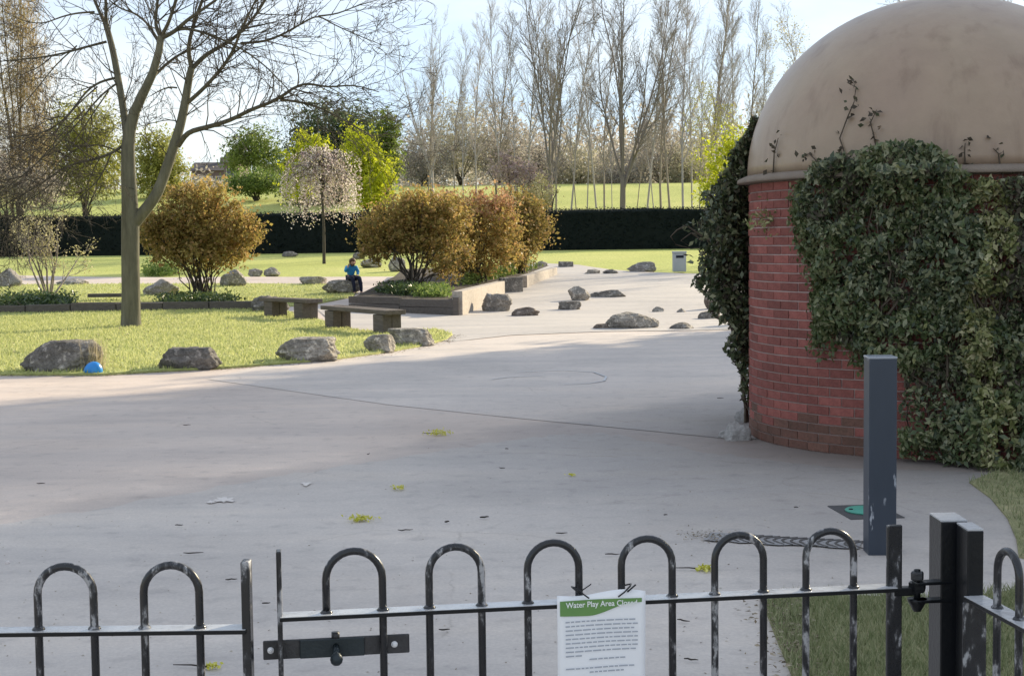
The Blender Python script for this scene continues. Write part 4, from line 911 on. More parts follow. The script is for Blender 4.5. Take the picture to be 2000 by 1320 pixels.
    L([(130, 330), (90, 370), (40, 400), (-10, 430)], [-.8, -1.8], 3, 1.2)
    L([(300, 300), (285, 268), (275, 262), (262, 262)], [.1, .2], 3, 2)
    L([(356, 240), (330, 233), (300, 240), (278, 246)], [-.2, .3], 3, 1.3)
    L([(345, 172), (330, 170), (310, 178), (294, 188)], [-.1, .3], 4, 2)
    cfg = dict(max=2, n=[4, 3], start=[.25, .2], ang=[.6, .65], ratio=[.6, .55], up=.03, wig=.17, sides=[4, 3, 3], rmin=.0062)
    for q, rad, tw in limbs:
        d = np.linalg.norm(np.diff(q, axis=0), axis=1); s = np.concatenate([[0], np.cumsum(d)]); n = int(s[-1] / .115 * tw)
        for i in range(n):
            u = rng.uniform(.12 if tw == 1 else .3, 1) * s[-1]; j = min(np.searchsorted(s, u), len(s) - 1); p = q[j]
            td = unit(q[min(j + 1, len(q) - 1)] - q[max(j - 1, 0)]); o = unit(np.cross(td, rng.normal(size=3))); an = rng.uniform(.5, 1.1)
            dd = unit(td * math.cos(an) + o * math.sin(an) + np.array([0, 0, .12]))
            grow(Tw, p - base, dd, rng.uniform(.5, 1.9), min(rad[j] * .5, .014), 0, rng, cfg)
    mesh_obj('trunk', Tt.mesh('trunk'), M['bark'], root, True)
    mesh_obj('limbs', Tb.mesh('limbs'), M['bark_limb'], root, True)
    mesh_obj('twigs', Tw.mesh('twigs'), M['bark_dark'], root)
big_tree()

# ------------------------------------------------------------------ weeping blossom tree
def cherry():
    rng = np.random.default_rng(71); b = G(633, 513); root = empty('blossom_tree', b); tag(root, 'weeping tree with pale pink blossom before the hedge', 'tree'); Y = b.y; k = pxm(Y); base = np.array(b)
    T = Tubes(); h = (513 - 330) / k
    T.add(np.array([(0, 0, -.1), (.02, 0, h * .35), (-.02, 0, h * .7), (0, 0, h)]), np.array([.075, .06, .055, .045]), 7)
    pts = []; pts2 = []
    for i in range(170):
        a = rng.uniform(0, 6.28); rr = rng.uniform(.25, 1) ** .7 * 80 / k; z0 = h * rng.uniform(.75, 1.02); zt = (513 - rng.uniform(285, 345)) / k * (1 - .1 * (rr * k / 80) ** 2); ze = (513 - rng.uniform(395, 448)) / k * (1 if rr * k > 45 else 1.25)
        t = np.linspace(0, 1, 9)[:, None]; e = np.array([math.cos(a) * rr, math.sin(a) * rr, 0])
        p = np.concatenate([e[:2] * np.minimum(t * 1.6, 1) ** 1.1, (1 - t) ** 2 * z0 + 2 * t * (1 - t) * (2 * zt - .5 * z0 - .5 * ze) + t * t * ze], 1)
        T.add(p, np.linspace(.018, .004, 9), 3)
        m = 52; tt = rng.uniform(.25, 1, m); ii = tt * 8; j = ii.astype(int).clip(0, 7); f = (ii - j)[:, None]; c = p[j] * (1 - f) + p[j + 1] * f + rng.normal(size=(m, 3)) * .06
        (pts2 if rng.uniform() < .36 else pts).append(c)
    mesh_obj('trunk', T.mesh('trunk'), M['bark_dark'], root)
    mesh_obj('blossom', leaf_mesh('blossom', np.concatenate(pts), .085, rng, .7, .3), M['blossom'], root)['kind'] = 'stuff'
    mesh_obj('mauve_blossom', leaf_mesh('mauve_blossom', np.concatenate(pts2), .085, rng, .7, .3), M['blossom_mauve'], root)['kind'] = 'stuff'
cherry()

# ------------------------------------------------------------------ hedge
def hedge():
    rng = np.random.default_rng(81); YH = 78.0; x0, x1 = P(-160, 500, YH).x, P(1620, 480, YH).x; hh = 2.02; zb = h1(0, YH); root = empty('hedge', ((x0 + x1) / 2, YH, zb)); tag(root, 'long dark clipped hedge across the back of the play area', 'hedge'); base = np.array(root.location)
    n = 40; mb = MB()
    xs = np.linspace(x0, x1, n + 1)
    pr = [(-.5, -.15), (-.52, .8), (-.46, hh - .1), (-.36, hh), (.36, hh), (.46, hh - .1), (.5, -.15)]
    for i, x in enumerate(xs):
        for y, z in pr: mb.v.append((x - base[0], y + .06 * mnoise.noise(Vector((x * .7, y * 3, z))), z + (.10 * mnoise.noise(Vector((x * .35, y, z + 9))) + .05 * mnoise.noise(Vector((x * 1.7, y, z + 3)))) * (z > 1)))
    m = len(pr)
    for i in range(n):
        for j in range(m - 1): a = i * m + j; mb.f.append((a, a + m, a + m + 1, a + 1))
    mb.f += [tuple(range(m)), tuple(n * m + j for j in range(m - 1, -1, -1))]
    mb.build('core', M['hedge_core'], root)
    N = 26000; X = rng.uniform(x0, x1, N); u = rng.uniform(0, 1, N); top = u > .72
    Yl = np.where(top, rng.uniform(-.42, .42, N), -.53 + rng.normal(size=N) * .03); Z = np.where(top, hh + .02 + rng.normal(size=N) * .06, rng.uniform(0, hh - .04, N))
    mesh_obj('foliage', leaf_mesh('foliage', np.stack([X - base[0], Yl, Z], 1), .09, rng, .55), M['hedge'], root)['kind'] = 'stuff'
hedge()

# ------------------------------------------------------------------ trees beyond the hedge
def tree_variant(kind, seed):
    rng = np.random.default_rng(seed); T = Tubes(); W = Tubes(); tips = []
    if kind == 'birch':     # slim, 18 m
        cfg = dict(max=3, n=[32, 8, 6], start=[.30, .15, .1], ang=[.46, .6, .7], ratio=[.215, .5, .5], up=.07, wig=.10, sides=[6, 4, 3, 3], rmin=.010)
        grow(T, (0, 0, -.3), (rng.normal() * .03, 0, 1.), 18, .095, 0, rng, dict(cfg, wig=.04), tips)
    elif kind == 'thin':
        cfg = dict(max=3, n=[26, 7, 5], start=[.42, .15, .1], ang=[.5, .6, .7], ratio=[.16, .5, .5], up=.07, wig=.10, sides=[5, 3, 3, 3], rmin=.010)
        grow(T, (0, 0, -.3), (rng.normal() * .04, 0, 1.), 16, .075, 0, rng, dict(cfg, wig=.035), tips)
    else:                   # spreading, several leaders from low down
        cfg = dict(max=3, n=[12, 8, 6], start=[.2, .15, .1], ang=[.6, .65, .7], ratio=[.34, .5, .5], up=.05, wig=.13, sides=[6, 4, 3, 3], rmin=.010)
        T.add(np.array([(0, 0, -.3), (0, 0, 1.5), (.05, 0, 3.6)]), np.array([.24, .19, .16]), 8)
        for i in range(7):
            a = i * 6.28 / 7 + rng.uniform(-.5, .5); s = rng.uniform(.1, .62)
            grow(T, (0, 0, 2.6 + .2 * i), unit(np.array([math.cos(a) * s, math.sin(a) * s * .8, 1.])), rng.uniform(8, 14), .085, 0, rng, dict(cfg, wig=.09), tips)
    me = T.mesh('branches'); return me, np.array(tips)
VAR = {}
for kd, sd_ in (('birch', 101), ('birch', 102), ('birch', 103), ('thin', 104), ('thin', 105), ('spread', 106), ('spread', 107)):
    me, tips = tree_variant(kd, sd_); me.materials.append(M['twig']); VAR.setdefault(kd, []).append((me, tips))
for kd in VAR: pass
gT = random.Random(9)
def far_tree(kind, px, Y, top_py, label, group, var=None, wscale=1.0, leaf=None, mat=None):
    p = P(px, 400, Y); z = h1(p.x, Y) - .05; me, tips = VAR[kind][var if var is not None else gT.randrange(len(VAR[kind]))]
    zt = P(px, top_py, Y).z; href = {'birch': 19., 'thin': 16.5, 'spread': 15.5}[kind]; s = (zt - z) / href
    root = empty('bare_tree', (p.x, Y, z)); tag(root, label, 'tree', group)
    o = bpy.data.objects.new('branches', me); link(o, root); o.matrix_basis = Matrix.Rotation(gT.uniform(0, 6.28), 4, 'Z') @ Matrix.Diagonal((s * wscale, s * wscale, s, 1))
    if mat: o.material_slots[0].link = 'OBJECT'; o.material_slots[0].material = M[mat]
    if leaf:
        rng = np.random.default_rng(int(px)); k = rng.integers(len(tips), size=leaf[1]); C = tips[k] + rng.normal(size=(leaf[1], 3)) * .3
        zf = leaf[3] if len(leaf) > 3 else 1.0; C = C[C[:, 2] < zf * 18]
        l = mesh_obj('young_leaves', leaf_mesh('young_leaves', C, leaf[2], rng, .6), M[leaf[0]], root); l['kind'] = 'stuff'; l.matrix_basis = o.matrix_basis.copy()
    return root
BG = 'bare trees of the copse beyond the hedge'
LT = 'LT'
far_tree('birch', 830, 104, 110, LT, BG, 0, mat='birch')
far_tree('spread', 845, 118, 60, 'broad bare tree at the left end of the copse', None, 0, .8)
far_tree('birch', 885, 108, 60, LT, BG, 1, mat='birch')
far_tree('thin', 905, 98, 120, LT, BG)
far_tree('birch', 930, 112, 40, LT, BG, 2)
far_tree('birch', 962, 102, 10, LT, BG, 0, mat='birch')
far_tree('birch', 985, 120, -30, LT, BG, 1)
far_tree('thin', 1010, 100, 60, LT, BG)
far_tree('spread', 1075, 100, -60, 'broad dark-branched bare tree over the hedge behind the farthest amber shrub', None, 1, .82, mat='twig_dark')
far_tree('birch', 1087, 86, 20, 'pale-barked birch rising straight behind the hedge right of the amber shrubs', None, 2, mat='birch')
far_tree('thin', 1128, 92, 150, LT, BG, mat='birch')
far_tree('thin', 1144, 94, 120, LT, BG)
far_tree('birch', 1165, 118, 0, LT, BG, 0)
far_tree('spread', 1216, 93, -70, 'biggest bare tree of the copse with many upswept limbs', None, 0, .9, mat='twig_dark')
far_tree('thin', 1196, 98, 200, LT, BG)
far_tree('thin', 1240, 97, 180, LT, BG, mat='birch')
far_tree('birch', 1262, 112, -20, LT, BG, 1)
far_tree('thin', 1280, 96, 140, LT, BG)
far_tree('birch', 1292, 102, -60, LT, BG, 2, mat='birch')
far_tree('birch', 1335, 92, -80, LT, BG, 0)
far_tree('thin', 1352, 104, 20, LT, BG)
far_tree('birch', 1372, 96, -60, LT, BG, 1, mat='birch')
far_tree('birch', 1400, 100, -50, LT, BG, 2)
far_tree('birch', 1425, 110, 0, LT, BG, 0)
far_tree('birch', 1368, 86, 60, 'birch hung with fresh yellow-green leaves at the right end of the copse', None, 2, .8, ('lime_dull', 2600, .17, .8))
far_tree('birch', 1408, 90, 90, 'birch with yellow-green leaves next to the dome climber', None, 0, .9, ('lime_dull', 3000, .17, .75))
far_tree('birch', 1112, 106, -10, LT, BG, 1)
far_tree('birch', 1180, 100, 30, LT, BG, 2, mat='birch')
far_tree('birch', 1312, 98, -30, LT, BG, 0, mat='birch')
far_tree('birch', 1445, 98, -20, LT, BG, 1, mat='birch')
far_tree('birch', 1035, 108, -20, LT, BG, 2)
far_tree('birch', 1500, 120, 40, 'sparse thin tree showing just left of the dome', None, 1, 1.0, ('shrub_pale', 900, .16))
far_tree('birch', 1575, 125, 10, 'sparse tree rising behind the left shoulder of the dome', None, 2, 1.2, ('shrub_pale', 1200, .17))
far_tree('spread', 1985, 70, -140, 'bare tree behind the dome at the right edge of the picture', None, 1, .9)
ORD = 'first second third fourth fifth sixth seventh eighth ninth tenth eleventh twelfth thirteenth fourteenth fifteenth sixteenth seventeenth eighteenth nineteenth twentieth twenty-first twenty-second twenty-third twenty-fourth twenty-fifth twenty-sixth'.split()
for i, o in enumerate(sorted((o for o in bpy.data.objects if o.get('label') == 'LT'), key=lambda o: proj(np.array([o.location[:]]))[0][0])):
    o['label'] = 'slender bare tree of the copse beyond the hedge, %s from its left end' % ORD[i]
def bush(name, label, px, py_base, Y, blobs, n, size, mat, seed, trunk=None, **kw):
    p = P(px, py_base, Y); z = h1(p.x, Y) - .05
    return leafy(name, label, kw.pop('cat', 'tree'), (p.x, Y, z), [blob(*b) if not isinstance(b[0], tuple) else b for b in blobs], n, size, M and mat, seed, None, trunk or dict(n=9, r=.09, bow=.5, wig=.08), **kw)
bush('evergreen_tree', 'tall dark green tree behind the blossom tree', 655, 400, 125, [(600, 320, 125, 46, 70), (650, 262, 125, 62, 50), (700, 290, 125, 58, 60), (620, 380, 125, 60, 30), (735, 330, 125, 30, 50)], 30000, .23, 'darkgreen', 201, clump=.9, per=24)
bush('lime_tree', 'bright yellow-green tree right of the blossom tree', 725, 415, 96, [(705, 310, 96, 34, 40), (732, 345, 96, 40, 48), (725, 380, 96, 36, 28), (700, 275, 96, 20, 16)], 9000, .19, 'lime', 202, clump=.5, per=22)
bush('lime_tree', 'bright yellow-green tree left of the blossom tree', 596, 410, 104, [(606, 290, 104, 28, 24), (590, 330, 104, 30, 40), (582, 370, 104, 26, 26)], 5000, .2, 'lime', 203, clump=.5, per=22)
bush('broadleaf_tree', 'small olive green tree beside the far brick house', 495, 380, 150, [(500, 290, 150, 36, 32), (470, 310, 150, 30, 26), (525, 320, 150, 30, 30)], 9500, .22, 'green', 204, clump=.9, per=20)
bush('field_bush', 'rounded fresh green bush on the sunny field below the far house', 500, 385, 128, [(490, 358, 128, 38, 20), (520, 362, 128, 34, 16), (462, 366, 128, 20, 16)], 8000, .18, 'cover_bright', 205, clump=.5, per=20, cat='bush')
bush('broadleaf_tree', 'slender olive tree between the dark tree and the copse', 757, 400, 122, [(757, 262, 122, 18, 34), (760, 310, 122, 20, 40)], 6000, .2, 'green', 206, clump=.6, per=18)
bush('broadleaf_tree', 'dull lime rounded tree seen between the forks of the big bare tree', 305, 410, 132, [(305, 300, 132, 40, 36), (300, 350, 132, 44, 40), (330, 340, 132, 30, 40)], 14000, .2, 'lime_dull', 207, clump=.7, per=20)
bush('broadleaf_tree', 'large yellow-green rounded tree left of the big bare trunk', 165, 415, 110, [(160, 250, 110, 56, 46), (130, 300, 110, 60, 54), (200, 300, 110, 44, 60), (165, 350, 110, 70, 40), (80, 330, 110, 50, 60)], 22000, .24, 'lime_dull', 208, clump=.8, per=12, aspect=.35)
bush('poplar', 'tall golden twiggy poplar at the left edge of the picture', 38, 415, 98, [(40, 90, 98, 34, 100), (30, 220, 98, 50, 100), (55, 300, 98, 46, 60), (30, 0, 98, 44, 90), (66, 150, 98, 34, 110), (20, 350, 98, 60, 40)], 34000, .24, 'gold_twig', 209, clump=.6, per=10, aspect=.13, down=-1.8)
bush('broadleaf_tree', 'low brown-olive thicket at far left under the poplar', 20, 418, 92, [(0, 360, 92, 60, 40), (70, 370, 92, 50, 30), (-60, 340, 92, 50, 50)], 9000, .2, 'brown_scrub', 210, clump=.6, per=14, cat='thicket')
for i, (x, y, Y, rx, rz, m, lb) in enumerate(((830, 305, 126, 50, 46, 'brown_scrub', 'brown leafless thicket at the left end of the copse'), (900, 265, 130, 56, 66, 'scrub_olive', 'tall olive brown scrub among the left birches'), (975, 275, 128, 60, 66, 'brown_scrub', 'dense brown scrub in the middle of the copse'), (1050, 310, 132, 50, 54, 'brown_scrub', 'brown scrub behind the broad dark-branched tree'), (1130, 330, 134, 50, 40, 'scrub_olive', 'low olive scrub at the field edge left of the biggest bare tree'), (1215, 335, 130, 48, 36, 'brown_scrub', 'brown scrub behind the biggest bare tree'), (1290, 290, 132, 46, 70, 'brown_scrub', 'tall brown scrub right of the biggest bare tree'), (1345, 330, 130, 40, 50, 'scrub_olive', 'olive scrub at the right end of the copse'))):
    Y += 26
    bush('scrub', lb, x, 390, Y, [(x, y, Y, rx, rz), (x + 18, y + 30, Y, rx * .8, rz * .7), (x - 20, y + 26, Y, rx * .7, rz * .7)], 9000, .25, m, 220 + i, clump=.9, per=10, cat='scrub', aspect=.36)
bush('lime_tree', 'bright spring green tree beside the dome climber', 1435, 420, 84, [(1440, 290, 84, 26, 40), (1415, 330, 84, 34, 44), (1400, 380, 84, 36, 34)], 5200, .15, 'lime', 230, clump=.45, per=18)
bush('flowering_bush', 'mauve flowering bush above the middle amber shrubs', 1005, 400, 88, [(985, 330, 88, 34, 26), (1020, 345, 88, 36, 30), (1050, 370, 88, 30, 36)], 4200, .14, 'blossom_mauve', 231, clump=.4, per=14, cat='bush')
bush('flowering_bush', 'pale twiggy bush right of the farthest amber shrub', 1060, 415, 84, [(1058, 380, 84, 24, 34), (1045, 400, 84, 26, 20)], 2200, .12, 'shrub_pale', 232, clump=.35, per=12, cat='bush')

def far_wood():
    rng = np.random.default_rng(333); C = []
    for i in range(300):
        px = rng.uniform(-700, 2500) if i < 180 else rng.uniform(760, 1500); Y = rng.uniform(165, 260); p = P(px, 360, Y); zb = h1(p.x, Y); hh = rng.uniform(4.0, 8.0) * (1.35 if px > 760 else .62); m = 150
        if 360 < px < 580: hh *= .45
        C.append(np.array([p.x, Y, zb + hh * .45]) + rng.normal(size=(m, 3)) * np.array([2.6, 2.0, hh * .25]))
    o = mesh_obj('distant_wood', leaf_mesh('distant_wood', np.concatenate(C), .6, rng, .5), M['brown_scrub']); tag(o, 'far brown olive woodland along the top of the field', 'woodland', kind='stuff')
far_wood()

# ------------------------------------------------------------------ houses far behind
def house(px0, px1, pyt, pyb, Y, label, wallm, roofm, ridge, nwin):
    a = P(px0, pyb, Y); b = P(px1, pyb, Y); zt = P(px0, pyt, Y).z; zb = min(h1(a.x, Y), a.z) - .5; c = Vector(((a.x + b.x) / 2, Y, zb)); W = b.x - a.x; Hh = zt - zb
    root = empty('house', c); tag(root, label, 'house')
    MB().box((0, 4, Hh / 2), (W, 8, Hh)).build('wall', M[wallm], root)
    mb = MB(); o = .4; mb.v = [(-W / 2 - o, -o, Hh), (W / 2 + o, -o, Hh), (W / 2 + o, 8 + o, Hh), (-W / 2 - o, 8 + o, Hh), (-W / 2 - o, 4, Hh + ridge), (W / 2 + o, 4, Hh + ridge)]
    mb.f = [(0, 1, 5, 4), (2, 3, 4, 5), (0, 4, 3), (1, 2, 5), (0, 3, 2, 1)]; rf = mb.build('roof', M[roofm], root)
    MB().box((W * .3, 4, Hh + ridge * .9), (.8, .8, 1.6)).build('chimney', M['house_brick'], rf)
    for i in range(nwin):
        x = -W / 2 + W * (i + .5) / nwin; f = MB().box((x, -.03, Hh - 1.4), (1.3, .1, 1.2)).build('window', M['house_white'], root); MB().box((x, -.1, Hh - 1.4), (1.1, .05, 1.0)).build('pane', M['glass_dark'], f)
house(375, 440, 334, 360, 215, 'dark roofed house far off left of the small olive tree', 'house_brick', 'house_roof', 1.4, 3)
house(438, 466, 318, 360, 200, 'narrow dark brick house beside the small olive tree', 'house_brick', 'house_roof', 1.6, 1)
house(505, 562, 334, 356, 225, 'pale low house far off right of the small olive tree', 'house_white', 'house_roof', 1.2, 3)
house(765, 850, 322, 345, 230, 'pale pinkish house behind the left end of the copse', 'house_white', 'house_roof', 1.6, 4)

# ------------------------------------------------------------------ evergreen trees to the right that shade the foreground
SDX, SDY = math.sin(SUN_AZ), math.cos(SUN_AZ)
for i, (c_, s_, rr_, top, lb) in enumerate(((12.3, 40, 3.3, 14.5, 'dense evergreen of the shelter belt right of the picture, farthest from the fence'), (8.6, 41, 3.4, 15.5, 'dense evergreen of the shelter belt, second farthest from the fence'), (4.4, 39, 3.4, 15, 'dense evergreen in the middle of the shelter belt right of the picture'), (.2, 40, 3.4, 15.5, 'dense evergreen of the shelter belt, second nearest the fence'), (-4.0, 39, 3.4, 15, 'dense evergreen of the shelter belt right of the picture, nearest the fence'))):
    x = SDX * s_ - SDY * c_; y = SDY * s_ + SDX * c_; hz = h1(x, y)
    leafy('evergreen_tree', lb, 'tree', (x, y, hz), [((x, y, hz + top * .3), (rr_, rr_, top * .3)), ((x + .3, y + .3, hz + top * .55), (rr_ * .95, rr_ * .95, top * .3)), ((x, y, hz + top * .78), (rr_ * .8, rr_ * .8, top * .22))], 22000, .42, 'darkgreen', 300 + i, 'shelter belt evergreens', dict(n=8, r=.16, bow=.5, wig=.08), .8, 20, shell=.1)

# ================================================================== BOW TOP GATE AND FENCE
TOPZ, RAILZ, LOWZ, BARR = 1.0, .838, .10, .0094
def hoop_pts(a, b, top, low, zb2=None):
    """arch from foot a up over to foot b (world xy)"""
    a = Vector((a[0], a[1], 0)); b = Vector((b[0], b[1], 0)); c = (a + b) / 2; r = (b - a).length / 2; u = (b - a).normalized(); z0 = top - r - BARR
    pts = [Vector((a.x, a.y, low)), Vector((a.x, a.y, z0))]
    for i in range(1, 14):
        t = math.pi * i / 14; pts.append(c - u * math.cos(t) * r + Vector((0, 0, z0 + math.sin(t) * r)))
    pts += [Vector((b.x, b.y, z0)), Vector((b.x, b.y, zb2 if zb2 is not None else low))]
    return pts
def fence_run(name, label, cat, A, B, legs, end_bars, cut_first=False, group=None):
    A = Vector((A[0], A[1], 0)); B = Vector((B[0], B[1], 0)); root = empty(name, A); tag(root, label, cat, group); d = B - A; u = d.normalized(); rz = math.atan2(d.y, d.x)
    for z in (RAILZ, LOWZ):
        c = (A + B) / 2; MB().box(Vector((c.x, c.y, z)) - A, (d.length, .054, .0095), rz).build('rail', M['black_clean'], root, False, .0015).data.name
        rl = root.children[-1]; MB().box(Vector((c.x, c.y, z + .0056)) - A, (d.length - .002, .0525, .0012), rz).build('sky_sheen_face', M['rail_top'], rl)  # thin added plate, its pale colour imitating sky reflected off the rail
    for i in range(0, len(legs), 2):
        a = A + u * legs[i]; b = A + u * legs[i + 1]
        pts = [p - A for p in hoop_pts(a, b, TOPZ, LOWZ - .02)]
        if cut_first and i == 0: pts[0].z = RAILZ
        h = MB().tube(pts, BARR, 10).build('hoop', M['black'], root, True)
        for q in (a, b):    # weld collars where the bars pass the rail
            MB().lathe([(BARR + .0005, -.004), (.0155, -.003), (.015, .003), (BARR + .0005, .008)], (q.x - A.x, q.y - A.y, RAILZ + .005), 10).build('weld', M['black'], h, True)
    for t, wd, top in end_bars:
        p = A + u * t; MB().box(Vector((p.x, p.y, top / 2 + .03)) - A, (wd[0], wd[1], top - .06), rz).build('stile', M['black'], root, False, .003)
    return root, u
# gate line measured from the photograph: leg positions by pixel on the line Y = 3.573 + .146 X
def on_gate(px):
    py = 1214 - (px - 550) * 70 / 1190.; d = ray(px, py); t = 3.573 / (d.y - .146 * d.x); return Vector((d.x * t, d.y * t, 0))
gA = on_gate(547); gB = on_gate(1746); gl = [(on_gate(p) - gA).length for p in (638, 748, 839, 941, 1031, 1131, 1214, 1313, 1396, 1491, 1574, 1667)]
GL = (gB - gA).length
gate, gu = fence_run('gate', 'black bow-top metal gate across the foreground, its paint chipped', 'gate', gA, gB, gl, [(0, (.012, .034), 1.0), (GL, (.040, .012), 1.0)], True)
grz = math.atan2(gu.y, gu.x); gn = Vector((gu.y, -gu.x, 0))      # gn points to the camera
def gl_pt(t, out, z): return gu * t + gn * out + Vector((0, 0, z))
# bar below the rail beside the latch, latch bar, keeper plates, knob
lt = (on_gate(757) - gA).length
lz = .755; la, lb_ = -.042, (on_gate(800) - gA).length
latch = MB().box(gl_pt((la + lb_) / 2, -.020, lz), (lb_ - la, .006, .047), grz).build('latch_bar', M['steel_worn'], gate, False, .004)
MB().box(gl_pt((on_gate(648) - gA).length, -.0125, lz), (.155, .005, .0455), grz).build('latch_plate', M['latch'], latch, False, .003)
kt = (on_gate(655) - gA).length
kn = MB().tube([gl_pt(kt, -.012, lz + .004), gl_pt(kt, .012, lz - .002), gl_pt(kt, .028, lz - .01)], [.008, .008, .009], 12).build('knob_stem', M['latch'], latch, True)
mb = MB(); mb.lathe([(.001, -.0155), (.008, -.0135), (.0135, -.008), (.0155, 0), (.0135, .008), (.008, .0145), (.001, .0185)], gl_pt(kt, .034, lz - .016), 16); mb.build('knob', M['latch'], latch, True)
MB().tube([gl_pt(kt, -.02, lz + .02), gl_pt(kt, -.02, lz + .036)], .010, 12).build('bolt_head', M['steel_worn'], latch, True)
for t in (la + .018, lb_ - .037): MB().tube([gl_pt(t, -.026, lz), gl_pt(t, -.0145, lz)], .008, 12).build('bolt_hole', M['paper'], latch, True)
# hinge
ht = GL + .062; hinge = empty('hinge'); hinge.parent = gate; hinge.matrix_basis = Matrix.Translation(gl_pt(ht, .0, 0))
for nm, prf in (('bolt', [(.0085, -.062), (.0085, .045)]), ('nut', [(.020, -.012), (.022, -.002), (.022, .012)]), ('cap', [(.010, -.062), (.014, -.054), (.023, -.038), (.026, -.030)])):
    MB().lathe(prf, (0, 0, RAILZ), 10 if nm != 'nut' else 6).build(nm, M['black_clean'], hinge, nm != 'nut')
MB().lathe([(.0155, .018), (.0165, .022), (.0165, .036), (.014, .040)], (0, 0, RAILZ), 6).build('bolt_head', M['steel_worn'], hinge)
for z in (.012, -.034):
    MB().box((.045, 0, RAILZ + z), (.11, .034, .008), grz).build('hinge_plate', M['black_clean'], hinge, False, .002)
MB().box((-.035, 0, RAILZ - .01), (.06, .024, .022), grz).build('hinge_eye', M['black_clean'], hinge, False, .003)

# fixed panel at the left
fA = Vector((-1.62, 3.385, 0)); fB = Vector((P(484, 1240, 3.385).x, 3.385, 0))
fl = [P(p, 1240, 3.385).x - fA.x for p in (-338, -230, -131, -23, 76, 185, 283, 391)]
fence_run('bow_top_fence', 'black bow-top fence panel left of the gate', 'fence', fA, fB, fl, [((fB - fA).length, (.020, .040), 1.0), (0, (.02, .04), 1.0)])
# return panel at the right
rA = Vector((1.128, 3.60, 0)); rB = Vector((1.296, 2.36, 0)); fence_run('bow_top_fence', 'black bow-top fence panel running towards the viewer at the right edge', 'fence', rA, rB, [.125, .235, .345, .455, .565, .675, .785, .895, 1.005, 1.115], [(1.245, (.04, .04), 1.0), (.004, (.01, .06), .83)])
def post(name, label, size, loc):
    root = empty(name, loc); tag(root, label, 'post', 'black posts beside the gate')
    MB().box((0, 0, .513), (size[0], size[1], 1.026)).build('post', M['black_clean'], root, False, .003)
    MB().box((0, 0, 1.028), (size[0] - .001, size[1] - .001, .004)).build('cap', M['sky_sheen_cap'], root)
post('gate_post', 'square black gate post carrying the hinge, taller of the two posts', (.067, .108), (1.112, 3.765, -.02))
post('fence_post', 'narrow black fence post standing right in front of the gate post', (.040, .092), (1.132, 3.648, -.022))

